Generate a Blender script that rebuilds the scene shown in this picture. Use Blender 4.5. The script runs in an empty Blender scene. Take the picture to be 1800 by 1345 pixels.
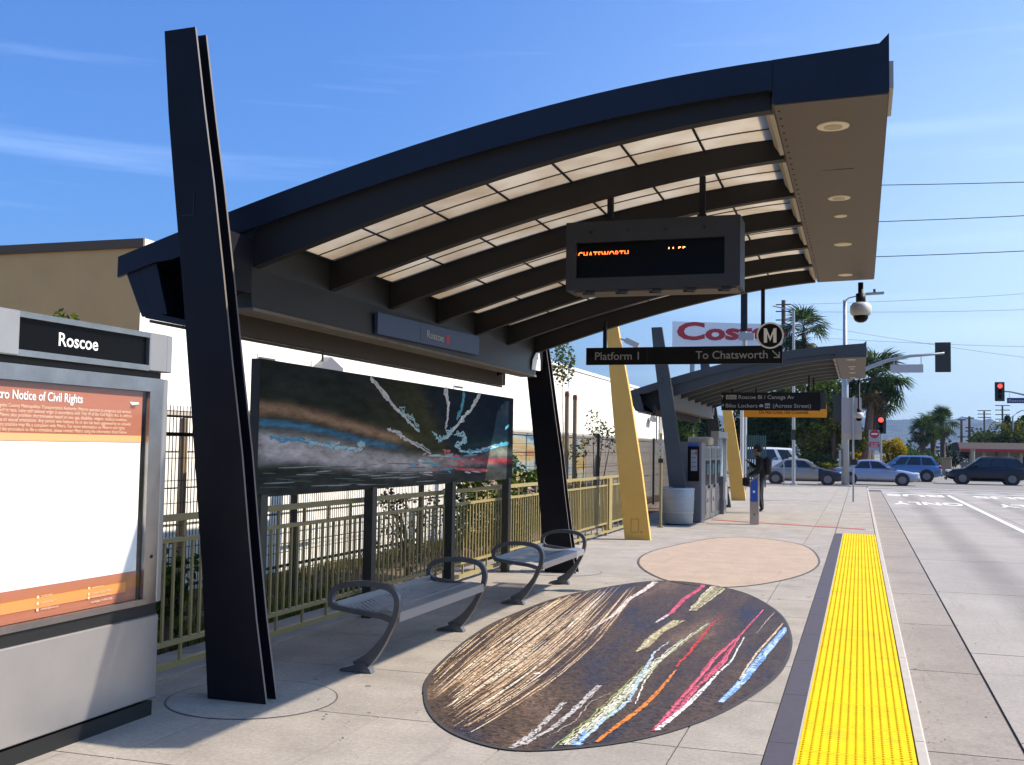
import bpy, bmesh, math, random
import numpy as np
from mathutils import Vector, Matrix
random.seed(7)
R_ = math.radians
SC = bpy.context.scene
COL = SC.collection
PI = math.pi

# ------------------------------------------------------------------ camera, sky, sun, exposure
F_, CX_, CY_, H_ = 1900.0, 900.0, 672.5, 1.6
RM = Matrix(((0.9519, 0.00327, 0.3064), (0.306, -0.06225, -0.94999), (0.01597, 0.99806, -0.06026)))
cam_d = bpy.data.cameras.new('camera'); cam = bpy.data.objects.new('camera', cam_d); COL.objects.link(cam)
cam.matrix_world = Matrix.Translation((0, 0, H_)) @ RM.to_4x4()
cam_d.sensor_width = 36.0; cam_d.lens = F_ / 1800 * 36; cam_d.clip_end = 12000; cam_d.clip_start = 0.05
SC.camera = cam
SUN_EL, SUN_AZ = R_(43.8), R_(68.1)          # azimuth measured from +Y towards +X
W = bpy.data.worlds.new('World'); SC.world = W; W.use_nodes = True
wn = W.node_tree; wn.nodes.clear()
wo = wn.nodes.new('ShaderNodeOutputWorld'); wb = wn.nodes.new('ShaderNodeBackground')
sky = wn.nodes.new('ShaderNodeTexSky'); sky.sky_type = 'NISHITA'; sky.sun_disc = False
sky.sun_elevation = SUN_EL; sky.sun_rotation = SUN_AZ
sky.air_density = 1.1; sky.dust_density = 3.2; sky.ozone_density = 2.5
hsv = wn.nodes.new('ShaderNodeMixRGB'); hsv.blend_type = 'MULTIPLY'; hsv.inputs[0].default_value = 1; hsv.inputs[2].default_value = (.56, .96, 1.62, 1)
wb.inputs['Strength'].default_value = 0.085
# thin high cirrus streaks, a little brighter than the blue behind them
tc = wn.nodes.new('ShaderNodeTexCoord')
mp = wn.nodes.new('ShaderNodeMapping'); mp.inputs['Rotation'].default_value = (R_(8), R_(0), R_(22)); mp.inputs['Scale'].default_value = (1.0, 1.0, 19.0)
nz = wn.nodes.new('ShaderNodeTexNoise'); nz.inputs['Scale'].default_value = 1.6; nz.inputs['Detail'].default_value = 7; nz.inputs['Roughness'].default_value = 0.55
cr = wn.nodes.new('ShaderNodeValToRGB'); cr.color_ramp.elements[0].position = 0.55; cr.color_ramp.elements[1].position = 0.92
cr.color_ramp.elements[0].color = (0, 0, 0, 1); cr.color_ramp.elements[1].color = (0.42, 0.42, 0.42, 1)
mx = wn.nodes.new('ShaderNodeMixRGB'); mx.blend_type = 'MIX'; mx.inputs[2].default_value = (6.5, 8.6, 12.5, 1)
L = wn.links
L.new(tc.outputs['Generated'], mp.inputs[0]); L.new(mp.outputs[0], nz.inputs['Vector']); L.new(nz.outputs[0], cr.inputs[0])
dt = wn.nodes.new('ShaderNodeVectorMath'); dt.operation = 'DOT_PRODUCT'; dt.inputs[1].default_value = (math.sin(SUN_AZ), math.cos(SUN_AZ), .05)
g1 = wn.nodes.new('ShaderNodeMapRange'); g1.interpolation_type = 'SMOOTHSTEP'; g1.inputs[1].default_value = -.1; g1.inputs[2].default_value = .85; g1.inputs[3].default_value = 0; g1.inputs[4].default_value = 1.0
sz = wn.nodes.new('ShaderNodeSeparateXYZ'); g2 = wn.nodes.new('ShaderNodeMapRange'); g2.interpolation_type = 'SMOOTHSTEP'; g2.inputs[1].default_value = .0; g2.inputs[2].default_value = .50; g2.inputs[3].default_value = 1.0; g2.inputs[4].default_value = .12
gm_ = wn.nodes.new('ShaderNodeMath'); gm_.operation = 'MULTIPLY'; glow = wn.nodes.new('ShaderNodeMixRGB'); glow.inputs[2].default_value = (6.6, 8.0, 8.6, 1)   # pale aerosol glow of the air on the sun's side
wn.links.new(tc.outputs['Generated'], dt.inputs[0]); wn.links.new(dt.outputs['Value'], g1.inputs[0]); wn.links.new(tc.outputs['Generated'], sz.inputs[0]); wn.links.new(sz.outputs['Z'], g2.inputs[0])
wn.links.new(g1.outputs[0], gm_.inputs[0]); wn.links.new(g2.outputs[0], gm_.inputs[1]); wn.links.new(gm_.outputs[0], glow.inputs[0])
L.new(cr.outputs[0], mx.inputs[0]); L.new(sky.outputs[0], hsv.inputs[1]); L.new(hsv.outputs[0], glow.inputs[1]); L.new(glow.outputs[0], mx.inputs[1]); L.new(mx.outputs[0], wb.inputs[0]); L.new(wb.outputs[0], wo.inputs[0])
sd = bpy.data.lights.new('sun', 'SUN'); sd.energy = 4.9; sd.angle = R_(0.53); sd.color = (1.0, 0.89, 0.75)
sun = bpy.data.objects.new('sun', sd); COL.objects.link(sun)
sdir = Vector((math.sin(SUN_AZ) * math.cos(SUN_EL), math.cos(SUN_AZ) * math.cos(SUN_EL), math.sin(SUN_EL)))
sun.rotation_euler = sdir.to_track_quat('Z', 'Y').to_euler(); sun.location = (20, 5, 30)
vs = SC.view_settings
SC.display_settings.display_device = 'sRGB'
vs.view_transform = 'Standard'; vs.look = 'None'; vs.gamma = 1.0; vs.exposure = 0.72; vs.use_curve_mapping = False
try:
    SC.cycles.use_denoising = True; SC.cycles.max_bounces = 6; SC.cycles.diffuse_bounces = 1; SC.cycles.volume_bounces = 0; SC.cycles.caustics_reflective = False; SC.cycles.caustics_refractive = False
except Exception: pass

def ray(px, py):
    return RM @ Vector(((px - CX_) / F_, -(py - CY_) / F_, -1.0))
def at(px, py, Y):
    r = ray(px, py); t = Y / r.y; return Vector((r.x * t, Y, H_ + r.z * t))
def onx(px, py, X):
    r = ray(px, py); t = X / r.x; return Vector((X, r.y * t, H_ + r.z * t))
def onz(px, py, Z=0.0):
    r = ray(px, py); t = (Z - H_) / r.z; return Vector((r.x * t, r.y * t, Z))

# ------------------------------------------------------------------ materials
MATS = {}
ALB = .72      # one calibration factor keeping base colours at real-world reflectance for this exposure
def mat(name, col, rough=0.7, metal=0.0, var=0.0, scale=8.0, bump=0.0, bscale=None, spec=None, emit=None, rand=0.0, coat=0.0, stain=None, world=True, alpha=None, speck=False):
    if name in MATS: return MATS[name]
    if max(col) < .66: col = tuple(c * ALB for c in col)
    if stain: stain = (tuple(c * ALB for c in stain[0]),) + tuple(stain[1:])
    m = bpy.data.materials.new(name); m.use_nodes = True; n = m.node_tree.nodes; l = m.node_tree.links
    b = n['Principled BSDF']; b.inputs['Base Color'].default_value = (*col, 1)
    b.inputs['Roughness'].default_value = rough; b.inputs['Metallic'].default_value = metal
    if spec is not None: b.inputs['Specular IOR Level'].default_value = spec
    if coat: b.inputs['Coat Weight'].default_value = coat; b.inputs['Coat Roughness'].default_value = 0.05
    if emit: b.inputs['Emission Color'].default_value = (*emit[0], 1); b.inputs['Emission Strength'].default_value = emit[1]
    cur = None
    if var or bump or stain:
        if world: src = n.new('ShaderNodeNewGeometry').outputs['Position']
        else: src = n.new('ShaderNodeTexCoord').outputs['Object']
    if var:
        nz = n.new('ShaderNodeTexNoise'); nz.inputs['Scale'].default_value = scale; nz.inputs['Detail'].default_value = 6; nz.inputs['Roughness'].default_value = 0.6
        l.new(src, nz.inputs['Vector'])
        r = n.new('ShaderNodeMapRange'); r.inputs[1].default_value = 0.3; r.inputs[2].default_value = 0.7; r.inputs[3].default_value = 1 - var; r.inputs[4].default_value = 1 + var
        l.new(nz.outputs[0], r.inputs[0])
        v = n.new('ShaderNodeVectorMath'); v.operation = 'SCALE'; v.inputs[0].default_value = col; l.new(r.outputs[0], v.inputs['Scale']); cur = v.outputs[0]
    if stain:
        nz = n.new('ShaderNodeTexNoise'); nz.inputs['Scale'].default_value = stain[1]; nz.inputs['Detail'].default_value = 8; nz.inputs['Roughness'].default_value = 0.7
        l.new(src, nz.inputs['Vector'])
        r = n.new('ShaderNodeMapRange'); r.inputs[1].default_value = stain[2]; r.inputs[2].default_value = stain[3]; r.inputs[3].default_value = 0; r.inputs[4].default_value = stain[4]
        l.new(nz.outputs[0], r.inputs[0])
        x = n.new('ShaderNodeMixRGB'); x.inputs[2].default_value = (*stain[0], 1); l.new(r.outputs[0], x.inputs[0])
        if cur: l.new(cur, x.inputs[1])
        else: x.inputs[1].default_value = (*col, 1)
        cur = x.outputs[0]
    if speck:
        nz = n.new('ShaderNodeTexNoise'); nz.inputs['Scale'].default_value = 38; nz.inputs['Detail'].default_value = 3; nz.inputs['Roughness'].default_value = .7; l.new(src, nz.inputs['Vector'])
        r = n.new('ShaderNodeMapRange'); r.inputs[1].default_value = .34; r.inputs[2].default_value = .66; r.inputs[3].default_value = .84; r.inputs[4].default_value = 1.12; l.new(nz.outputs[0], r.inputs[0])
        v = n.new('ShaderNodeVectorMath'); v.operation = 'SCALE'; l.new(cur, v.inputs[0]); l.new(r.outputs[0], v.inputs['Scale']); cur = v.outputs[0]
        mp = n.new('ShaderNodeMapping'); mp.inputs['Scale'].default_value = (5.0, .35, 1); l.new(src, mp.inputs[0])
        nz = n.new('ShaderNodeTexNoise'); nz.inputs['Scale'].default_value = 1.3; nz.inputs['Detail'].default_value = 7; nz.inputs['Roughness'].default_value = .75; l.new(mp.outputs[0], nz.inputs['Vector'])
        r = n.new('ShaderNodeMapRange'); r.inputs[1].default_value = .58; r.inputs[2].default_value = .76; r.inputs[3].default_value = 1; r.inputs[4].default_value = .72; l.new(nz.outputs[0], r.inputs[0])
        v = n.new('ShaderNodeVectorMath'); v.operation = 'SCALE'; l.new(cur, v.inputs[0]); l.new(r.outputs[0], v.inputs['Scale']); cur = v.outputs[0]
    if name == 'road_concrete':
        wv = n.new('ShaderNodeTexWave'); wv.bands_direction = 'X'; wv.inputs['Scale'].default_value = .21; wv.inputs['Distortion'].default_value = .6; wv.inputs['Detail'].default_value = 3; wv.inputs['Detail Scale'].default_value = .3; wv.inputs['Phase Offset'].default_value = 1.2; l.new(src, wv.inputs['Vector'])
        r = n.new('ShaderNodeMapRange'); r.inputs[1].default_value = .45; r.inputs[2].default_value = 1; r.inputs[3].default_value = 1.0; r.inputs[4].default_value = .74; l.new(wv.outputs[1], r.inputs[0])
        v = n.new('ShaderNodeVectorMath'); v.operation = 'SCALE'; l.new(cur, v.inputs[0]); l.new(r.outputs[0], v.inputs['Scale']); cur = v.outputs[0]
        vr = n.new('ShaderNodeTexVoronoi'); vr.feature = 'DISTANCE_TO_EDGE'; vr.inputs['Scale'].default_value = .22; nd = n.new('ShaderNodeTexNoise'); nd.inputs['Scale'].default_value = 1.4; nd.inputs['Detail'].default_value = 6; l.new(src, nd.inputs['Vector']); ma = n.new('ShaderNodeMixRGB'); ma.inputs[0].default_value = .22; l.new(src, ma.inputs[1]); l.new(nd.outputs['Color'], ma.inputs[2]); l.new(ma.outputs[0], vr.inputs['Vector'])
        r = n.new('ShaderNodeMapRange'); r.inputs[1].default_value = .0; r.inputs[2].default_value = .0035; r.inputs[3].default_value = .62; r.inputs[4].default_value = 1; l.new(vr.outputs[0], r.inputs[0])
        v = n.new('ShaderNodeVectorMath'); v.operation = 'SCALE'; l.new(cur, v.inputs[0]); l.new(r.outputs[0], v.inputs['Scale']); cur = v.outputs[0]
    if rand:
        oi = n.new('ShaderNodeObjectInfo'); r = n.new('ShaderNodeMapRange'); r.inputs[3].default_value = 1 - rand; r.inputs[4].default_value = 1 + rand
        l.new(oi.outputs['Random'], r.inputs[0]); v = n.new('ShaderNodeVectorMath'); v.operation = 'SCALE'
        if cur: l.new(cur, v.inputs[0])
        else: v.inputs[0].default_value = col
        l.new(r.outputs[0], v.inputs['Scale']); cur = v.outputs[0]
    if cur: l.new(cur, b.inputs['Base Color'])
    if bump:
        nb = n.new('ShaderNodeTexNoise'); nb.inputs['Scale'].default_value = bscale or scale * 4; nb.inputs['Detail'].default_value = 5
        l.new(src, nb.inputs['Vector']); bp = n.new('ShaderNodeBump'); bp.inputs['Strength'].default_value = bump; bp.inputs['Distance'].default_value = 0.01
        l.new(nb.outputs[0], bp.inputs['Height']); l.new(bp.outputs[0], b.inputs['Normal'])
    MATS[name] = m; return m

M = dict(
 concrete = mat('concrete', (.40, .355, .30), .85, var=.16, scale=2.2, speck=True, bump=.25, bscale=90, rand=.05, stain=((.24, .21, .18), 11.0, .58, .78, .45)),
 pad = mat('pad_concrete', (.38, .35, .31), .85, speck=True, var=.12, scale=5, bump=.2, bscale=120),
 joint = mat('joint', (.10, .09, .085), .9),
 kerb = mat('kerb_concrete', (.52, .47, .41), .85, var=.1, scale=6, bump=.2),
 gutter = mat('gutter_concrete', (.34, .295, .25), .85, speck=True, var=.12, scale=1.5, bump=.2, bscale=60, rand=.04, stain=((.20, .165, .14), 3.0, .48, .72, .6)),
 road = mat('road_concrete', (.40, .36, .315), .8, speck=True, var=.16, scale=.8, bump=.25, bscale=45, rand=.03, stain=((.25, .22, .20), 1.6, .5, .75, .45)),
 peach = mat('peach_paving', (.50, .37, .265), .85, var=.10, scale=3, bump=.1, speck=True),
 yellow_tile = mat('yellow_tactile', (.72, .47, .001), .7, spec=.15, var=.07, scale=5, rand=.05, stain=((.22, .15, .05), 2.4, .56, .80, .5)),
 border = mat('grey_border', (.070, .060, .082), .75, var=.12, scale=14),
 redpaint = mat('red_paint', (.55, .12, .11), .7, var=.3, scale=30),
 white_road = mat('road_white', (.72, .70, .66), .7, var=.12, scale=9, stain=((.42, .39, .35), 5.0, .50, .66, .8)),
 dark = mat('dark_steel', (.010, .010, .016), .5, var=.25, scale=3, spec=.2, bump=.05, bscale=3),
 fascia = mat('fascia_blue_steel', (.015, .021, .040), .42, var=.15, scale=2, spec=.25),
 rib = mat('rib_steel', (.020, .018, .018), .6, spec=.3),
 girder = mat('girder_steel', (.022, .022, .024), .5, var=.05),
 lip = mat('weathered_lip', (.22, .18, .14), .7, var=.2),
 soffit = mat('soffit_metal', (.13, .105, .09), .6, var=.05, scale=3),
 soffit_brown = mat('rear_soffit', (.075, .055, .04), .7, var=.05),
 ringcream = mat('downlight_trim', (.75, .68, .52), .5),
 lens = mat('downlight_lens', (.45, .38, .30), .3),
 sunlit_edge = mat('sunlit_plate_edge', (.20, .17, .15), .5),  # sunlight catching the column plate rims, put into a paler colour
 blk = mat('black', (.008, .008, .009), .5),
 black_gloss = mat('black_gloss', (.003, .003, .004), .3, spec=.12),
 steel = mat('brushed_steel', (.52, .49, .48), .22, metal=.95, var=.14, scale=7, bump=.12, bscale=2.5),
 steel_light = mat('satin_aluminium', (.62, .59, .575), .33, metal=.75, var=.08, scale=2.5, bump=.08, bscale=1.5),
 steel_dark = mat('dark_brushed_steel', (.30, .30, .32), .33, metal=.85, var=.08, scale=10),
 case = mat('sign_case', (.045, .048, .062), .6, spec=.3),
 bench = mat('bench_casting', (.20, .205, .22), .38, metal=.7, var=.08, scale=20),
 bench_seat = mat('bench_seat', (.50, .52, .56), .36, metal=.7),
 rail = mat('olive_paint', (.37, .295, .115), .5, var=.05, scale=8),
 rail_dark = mat('dark_post', (.028, .030, .024), .5),
 wire = mat('dark_wire', (.03, .03, .025), .5),
 ochre = mat('ochre_paint', (.70, .41, .085), .5, var=.05, scale=4, stain=((.35, .18, .05), 6.0, .62, .8, .35)),
 hazed_steel = mat('hazed_dark_steel', (.060, .072, .082), .5, var=.1, scale=2),  # lighter copy of the canopy steel with distance haze in its colour
 stucco = mat('cream_stucco', (.80, .76, .67), .9, var=.03, scale=2, bump=.2, bscale=40, stain=((.55, .47, .37), 1.2, .62, .8, .3)),
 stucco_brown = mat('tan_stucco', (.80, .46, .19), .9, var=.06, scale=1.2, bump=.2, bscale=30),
 wall_panel = mat('beige_block', (.60, .53, .45), .9, var=.06, scale=3, bump=.25, bscale=30, rand=.03),
 white = mat('white_print', (.80, .80, .78), .5),
 offwhite = mat('off_white_paint', (.62, .62, .60), .5),
 grey_text = mat('grey_print', (.42, .42, .42), .6),
 signblk = mat('sign_black', (.004, .005, .008), .6, spec=.2),
 navy = mat('sign_navy', (.012, .022, .055), .45),
 blue_plate = mat('blue_plate', (.045, .085, .21), .45),
 orange = mat('poster_orange', (.50, .165, .08), .5),
 orange_light = mat('poster_pale_orange', (.80, .38, .16), .5),
 orange_mid = mat('poster_amber', (.72, .25, .07), .5),
 peach_text = mat('poster_peach_print', (.85, .55, .36), .5),
 brown_text = mat('poster_brown_print', (.22, .08, .03), .5),
 red = mat('sign_red', (.60, .03, .04), .5),
 led = mat('led_orange', (.9, .12, .02), .5, emit=((1.0, .13, .02), 3.0)),
 led_hot = mat('led_amber', (.9, .4, .1), .5, emit=((1.0, .35, .12), 3.0)),
 red_lamp = mat('red_lamp', (.9, .05, .03), .4, emit=((1.0, .04, .03), 2.5)),
 sign_amber = mat('sign_amber', (.75, .33, .02), .55),
 blue = mat('sign_blue', (.012, .10, .50), .45),
 blue2 = mat('deep_blue_panel', (.01, .03, .30), .4),
 street_blue = mat('street_sign_blue', (.015, .03, .17), .45),
 galv = mat('galvanised', (.42, .46, .50), .5, metal=.4, var=.06),
 hazed_girder = mat('hazed_girder_steel', (.16, .16, .165), .6),  # girder colour lightened the same way for the hazy second canopy
 grey_box = mat('machine_grey', (.24, .235, .25), .45, metal=.4),
 machine_light = mat('machine_light', (.50, .49, .48), .35, metal=.5),
 bark = mat('bark', (.17, .12, .08), .95, var=.3, scale=14, bump=.6, bscale=30),
 palm_bark = mat('palm_bark', (.19, .125, .09), .95, var=.3, scale=10, bump=.6, bscale=20),
 wood_pole = mat('creosote_pole', (.12, .085, .065), .9, var=.15, scale=6),
 stake = mat('timber_stake', (.34, .24, .15), .9, var=.1),
 tyre = mat('tyre', (.015, .015, .016), .8),
 wheelrim = mat('alloy', (.26, .26, .28), .4, metal=.6),
 carglass = mat('car_glass', (.015, .02, .025), .06, spec=.8),
 lamp_glass = mat('headlamp', (.75, .78, .8), .12),
 tail = mat('tail_lamp', (.45, .01, .01), .2),
 chrome = mat('chrome', (.8, .8, .8), .15, metal=1),
 skin = mat('skin', (.33, .17, .11), .6),
 cloth_black = mat('black_cloth', (.012, .011, .013), .9, var=.2, scale=20),
 cloth_navy = mat('navy_trousers', (.016, .015, .028), .9),
 mulch = mat('mulch', (.15, .095, .06), 1.0, var=.5, scale=18, bump=1.0, bscale=40),
 dirt = mat('dry_ground', (.27, .22, .15), .95, var=.25, scale=.15, stain=((.09, .12, .04), .08, .42, .6, .9)),
 asphalt = mat('asphalt', (.26, .24, .22), .9, var=.1, scale=.6, bump=.2, bscale=30),
 roof_brown = mat('brown_roof', (.05, .032, .026), .9, var=.15, scale=4),
 maroon = mat('maroon_paint', (.18, .02, .03), .6),
 cream = mat('cream_paint', (.60, .50, .38), .8),
 tan = mat('tan_paint', (.40, .32, .20), .8),
 teal = mat('teal_fence', (.03, .10, .10), .6),
)
def leafmat(name, c1, c2, trans=0.35):
    m = bpy.data.materials.new(name); m.use_nodes = True; n = m.node_tree.nodes; l = m.node_tree.links; n.clear()
    o = n.new('ShaderNodeOutputMaterial'); d = n.new('ShaderNodeBsdfDiffuse'); t = n.new('ShaderNodeBsdfTranslucent'); x = n.new('ShaderNodeMixShader'); x.inputs[0].default_value = trans
    g = n.new('ShaderNodeNewGeometry'); nz = n.new('ShaderNodeTexNoise'); nz.inputs['Scale'].default_value = 1.3; nz.inputs['Detail'].default_value = 4
    l.new(g.outputs['Position'], nz.inputs['Vector']); a = n.new('ShaderNodeMath'); a.operation = 'ADD'; l.new(nz.outputs[0], a.inputs[0])
    s = n.new('ShaderNodeMath'); s.operation = 'MULTIPLY_ADD'; s.inputs[1].default_value = .5; s.inputs[2].default_value = -.25; l.new(g.outputs['Random Per Island'], s.inputs[0]); l.new(s.outputs[0], a.inputs[1])
    r = n.new('ShaderNodeValToRGB'); r.color_ramp.elements[0].position = .3; r.color_ramp.elements[1].position = .72
    r.color_ramp.elements[0].color = (*[c * ALB for c in c1], 1); r.color_ramp.elements[1].color = (*[c * ALB for c in c2], 1); l.new(a.outputs[0], r.inputs[0])
    l.new(r.outputs[0], d.inputs[0]); l.new(r.outputs[0], t.inputs[0]); l.new(d.outputs[0], x.inputs[1]); l.new(t.outputs[0], x.inputs[2]); l.new(x.outputs[0], o.inputs[0])
    return m
M['leaf_dark'] = leafmat('leaf_dark', (.012, .028, .008), (.05, .09, .02))
M['leaf_mid'] = leafmat('leaf_mid', (.03, .06, .012), (.12, .17, .03))
M['leaf_olive'] = leafmat('leaf_olive', (.06, .07, .01), (.26, .26, .04))
M['leaf_yellow'] = leafmat('leaf_yellow', (.35, .26, .01), (.75, .55, .02))
M['leaf_palm'] = leafmat('leaf_palm', (.02, .045, .012), (.10, .15, .035))
M['leaf_dead'] = leafmat('leaf_dead', (.15, .10, .05), (.33, .24, .13))
M['leaf_sap'] = leafmat('leaf_sap', (.05, .09, .015), (.20, .22, .05))
M['petal'] = leafmat('petal', (.75, .70, .68), (.8, .55, .5))
# translucent roof glazing
def panelmat():
    m = bpy.data.materials.new('translucent_roof_panel'); m.use_nodes = True; n = m.node_tree.nodes; l = m.node_tree.links; n.clear()
    o = n.new('ShaderNodeOutputMaterial'); d = n.new('ShaderNodeBsdfDiffuse'); t = n.new('ShaderNodeBsdfTranslucent'); x = n.new('ShaderNodeMixShader'); x.inputs[0].default_value = .85
    g = n.new('ShaderNodeNewGeometry'); nz = n.new('ShaderNodeTexNoise'); nz.inputs['Scale'].default_value = 2.2; nz.inputs['Detail'].default_value = 6
    r = n.new('ShaderNodeValToRGB'); r.color_ramp.elements[0].position = .35; r.color_ramp.elements[1].position = .62
    r.color_ramp.elements[0].color = (.58, .50, .39, 1); r.color_ramp.elements[1].color = (.70, .64, .54, 1)
    l.new(g.outputs['Position'], nz.inputs['Vector']); l.new(nz.outputs[0], r.inputs[0]); l.new(r.outputs[0], d.inputs[0]); l.new(r.outputs[0], t.inputs[0])
    l.new(d.outputs[0], x.inputs[1]); l.new(t.outputs[0], x.inputs[2]); l.new(x.outputs[0], o.inputs[0]); return m
M['panel'] = panelmat()
def glassmat():
    m = bpy.data.materials.new('clear_glass'); m.use_nodes = True; n = m.node_tree.nodes; l = m.node_tree.links; n.clear()
    o = n.new('ShaderNodeOutputMaterial'); t = n.new('ShaderNodeBsdfTransparent'); g = n.new('ShaderNodeBsdfGlossy'); g.inputs['Roughness'].default_value = .03
    f0 = n.new('ShaderNodeLayerWeight'); f1 = n.new('ShaderNodeMath'); f1.operation = 'POWER'; f1.inputs[1].default_value = 4; l.new(f0.outputs['Facing'], f1.inputs[0]); f = n.new('ShaderNodeMath'); f.operation = 'MULTIPLY_ADD'; f.inputs[1].default_value = .5; f.inputs[2].default_value = .03; l.new(f1.outputs[0], f.inputs[0]); x = n.new('ShaderNodeMixShader'); l.new(f.outputs[0], x.inputs[0]); l.new(t.outputs[0], x.inputs[1]); l.new(g.outputs[0], x.inputs[2]); l.new(x.outputs[0], o.inputs[0]); return m
M['glass'] = glassmat()

# ------------------------------------------------------------------ mesh builder
ORI = {}
def tag(o, label=None, cat=None, group=None, kind=None):
    if label: o['label'] = label
    if cat: o['category'] = cat
    if group: o['group'] = group
    if kind: o['kind'] = kind
    return o
def thing(name, label, cat, loc=(0, 0, 0), group=None):
    o = bpy.data.objects.new(name, None); COL.objects.link(o); o.location = loc; o.empty_display_size = .2
    ORI[o.name] = Vector(loc); return tag(o, label, cat, group)
def root_ori(p):
    while p.parent: p = p.parent
    return ORI.get(p.name, Vector((0, 0, 0)))
class MB:
    def __init__(s): s.v = []; s.f = []; s.mi = []; s.m = 0; s.sm = []; s.smooth = False
    def add(s, vs, fs):
        b = len(s.v); s.v += [tuple(q) for q in vs]; s.f += [tuple(b + i for i in f) for f in fs]; s.mi += [s.m] * len(fs); s.sm += [s.smooth] * len(fs); return s
    def box(s, x0, x1, y0, y1, z0, z1):
        if x0 > x1: x0, x1 = x1, x0
        if y0 > y1: y0, y1 = y1, y0
        if z0 > z1: z0, z1 = z1, z0
        return s.add([(x0, y0, z0), (x1, y0, z0), (x1, y1, z0), (x0, y1, z0), (x0, y0, z1), (x1, y0, z1), (x1, y1, z1), (x0, y1, z1)],
                     [(0, 3, 2, 1), (4, 5, 6, 7), (0, 1, 5, 4), (1, 2, 6, 5), (2, 3, 7, 6), (3, 0, 4, 7)])
    def cbox(s, x0, x1, y0, y1, z0, z1, c=.01):   # chamfered box (vertical edges and top edges)
        def ring(i, z): 
            return [(x0+i+c, y0+i, z), (x1-i-c, y0+i, z), (x1-i, y0+i+c, z), (x1-i, y1-i-c, z), (x1-i-c, y1-i, z), (x0+i+c, y1-i, z), (x0+i, y1-i-c, z), (x0+i, y0+i+c, z)]
        V = ring(c, z0) + ring(0, z0 + c) + ring(0, z1 - c) + ring(c, z1); Fs = [tuple(range(7, -1, -1)), tuple(range(24, 32))]
        for k in range(3):
            for i in range(8): j = (i + 1) % 8; Fs.append((k*8+i, k*8+j, k*8+8+j, k*8+8+i))
        return s.add(V, Fs)
    def prism(s, poly, ax, a0, a1):
        # poly: list of 2D points in the plane normal to ax; ax 'y': (x,z); 'x': (y,z); 'z': (x,y)
        def P(p, a): return (p[0], a, p[1]) if ax == 'y' else ((a, p[0], p[1]) if ax == 'x' else (p[0], p[1], a))
        n = len(poly); V = [P(p, a0) for p in poly] + [P(p, a1) for p in poly]
        area = sum(poly[i][0] * poly[(i+1) % n][1] - poly[(i+1) % n][0] * poly[i][1] for i in range(n))
        ccw = area > 0
        if ax == 'y': ccw = not ccw
        if a1 < a0: ccw = not ccw
        A = tuple(range(n)); B = tuple(range(n, 2 * n)); S = [(i, (i+1) % n, n + (i+1) % n, n + i) for i in range(n)]
        if ccw: return s.add(V, [A[::-1], B] + S)
        return s.add(V, [A, B[::-1]] + [t[::-1] for t in S])
    def strip(s, A, B, ax, a0, a1):
        # band between polylines A (upper) and B (lower), equal length, extruded along ax: clean quads for curved bands
        n = len(A)
        def P(p, a): return (p[0], a, p[1]) if ax == 'y' else ((a, p[0], p[1]) if ax == 'x' else (p[0], p[1], a))
        V = [P(p, a0) for p in A] + [P(p, a0) for p in B] + [P(p, a1) for p in A] + [P(p, a1) for p in B]; Fs = []
        for i in range(n - 1):
            Fs += [(i, i+1, n+i+1, n+i), (2*n+i, 3*n+i, 3*n+i+1, 2*n+i+1), (i, 2*n+i, 2*n+i+1, i+1), (n+i, n+i+1, 3*n+i+1, 3*n+i)]
        Fs += [(0, n, 3*n, 2*n), (n-1, 3*n-1, 4*n-1, 2*n-1)]
        return s.add(V, Fs)
    def tube(s, pts, r, n=8, cap=True):
        pts = [Vector(p) for p in pts]; rs = r if isinstance(r, (list, tuple)) else [r] * len(pts); V = []; Fs = []
        for i, p in enumerate(pts):
            d = (pts[min(i+1, len(pts)-1)] - pts[max(i-1, 0)]).normalized()
            u = d.cross(Vector((0, 0, 1)) if abs(d.z) < .9 else Vector((1, 0, 0))).normalized(); w = d.cross(u)
            V += [p + (u * math.cos(2*PI*k/n) + w * math.sin(2*PI*k/n)) * rs[i] for k in range(n)]
        for i in range(len(pts) - 1):
            for k in range(n): j = (k+1) % n; Fs.append((i*n+k, i*n+j, (i+1)*n+j, (i+1)*n+k))
        if cap: Fs += [tuple(range(n))[::-1], tuple(range((len(pts)-1)*n, len(pts)*n))]
        return s.add(V, Fs)
    def lathe(s, prof, cx, cy, n=20, axis='z', cz=0):
        V = []; Fs = []
        for (r, z) in prof:
            for k in range(n):
                a = 2*PI*k/n
                if axis == 'z': V.append((cx + r*math.cos(a), cy + r*math.sin(a), cz + z))
                elif axis == 'y': V.append((cx + r*math.cos(a), cy + z, cz + r*math.sin(a)))
                else: V.append((cx + z, cy + r*math.cos(a), cz + r*math.sin(a)))
        for i in range(len(prof)-1):
            for k in range(n): j = (k+1) % n; Fs.append((i*n+k, i*n+j, (i+1)*n+j, (i+1)*n+k))
        if axis == 'y': Fs = [f[::-1] for f in Fs]
        Fs += [tuple(range(n))[::-1], tuple(range((len(prof)-1)*n, len(prof)*n))]
        return s.add(V, Fs)
    def bar(s, a, b, w, h, up=(0, 0, 1)):
        a = Vector(a); b = Vector(b); d = (b - a).normalized(); up = Vector(up)
        if abs(d.dot(up)) > .98: up = Vector((0, 1, 0))
        u = d.cross(up).normalized() * w / 2; v = u.normalized().cross(d).normalized() * h / 2
        V = [a-u-v, a+u-v, a+u+v, a-u+v, b-u-v, b+u-v, b+u+v, b-u+v]
        return s.add(V, [(0, 3, 2, 1)[::-1], (4, 5, 6, 7)[::-1], (0, 1, 5, 4)[::-1], (1, 2, 6, 5)[::-1], (2, 3, 7, 6)[::-1], (3, 0, 4, 7)[::-1]])
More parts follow.
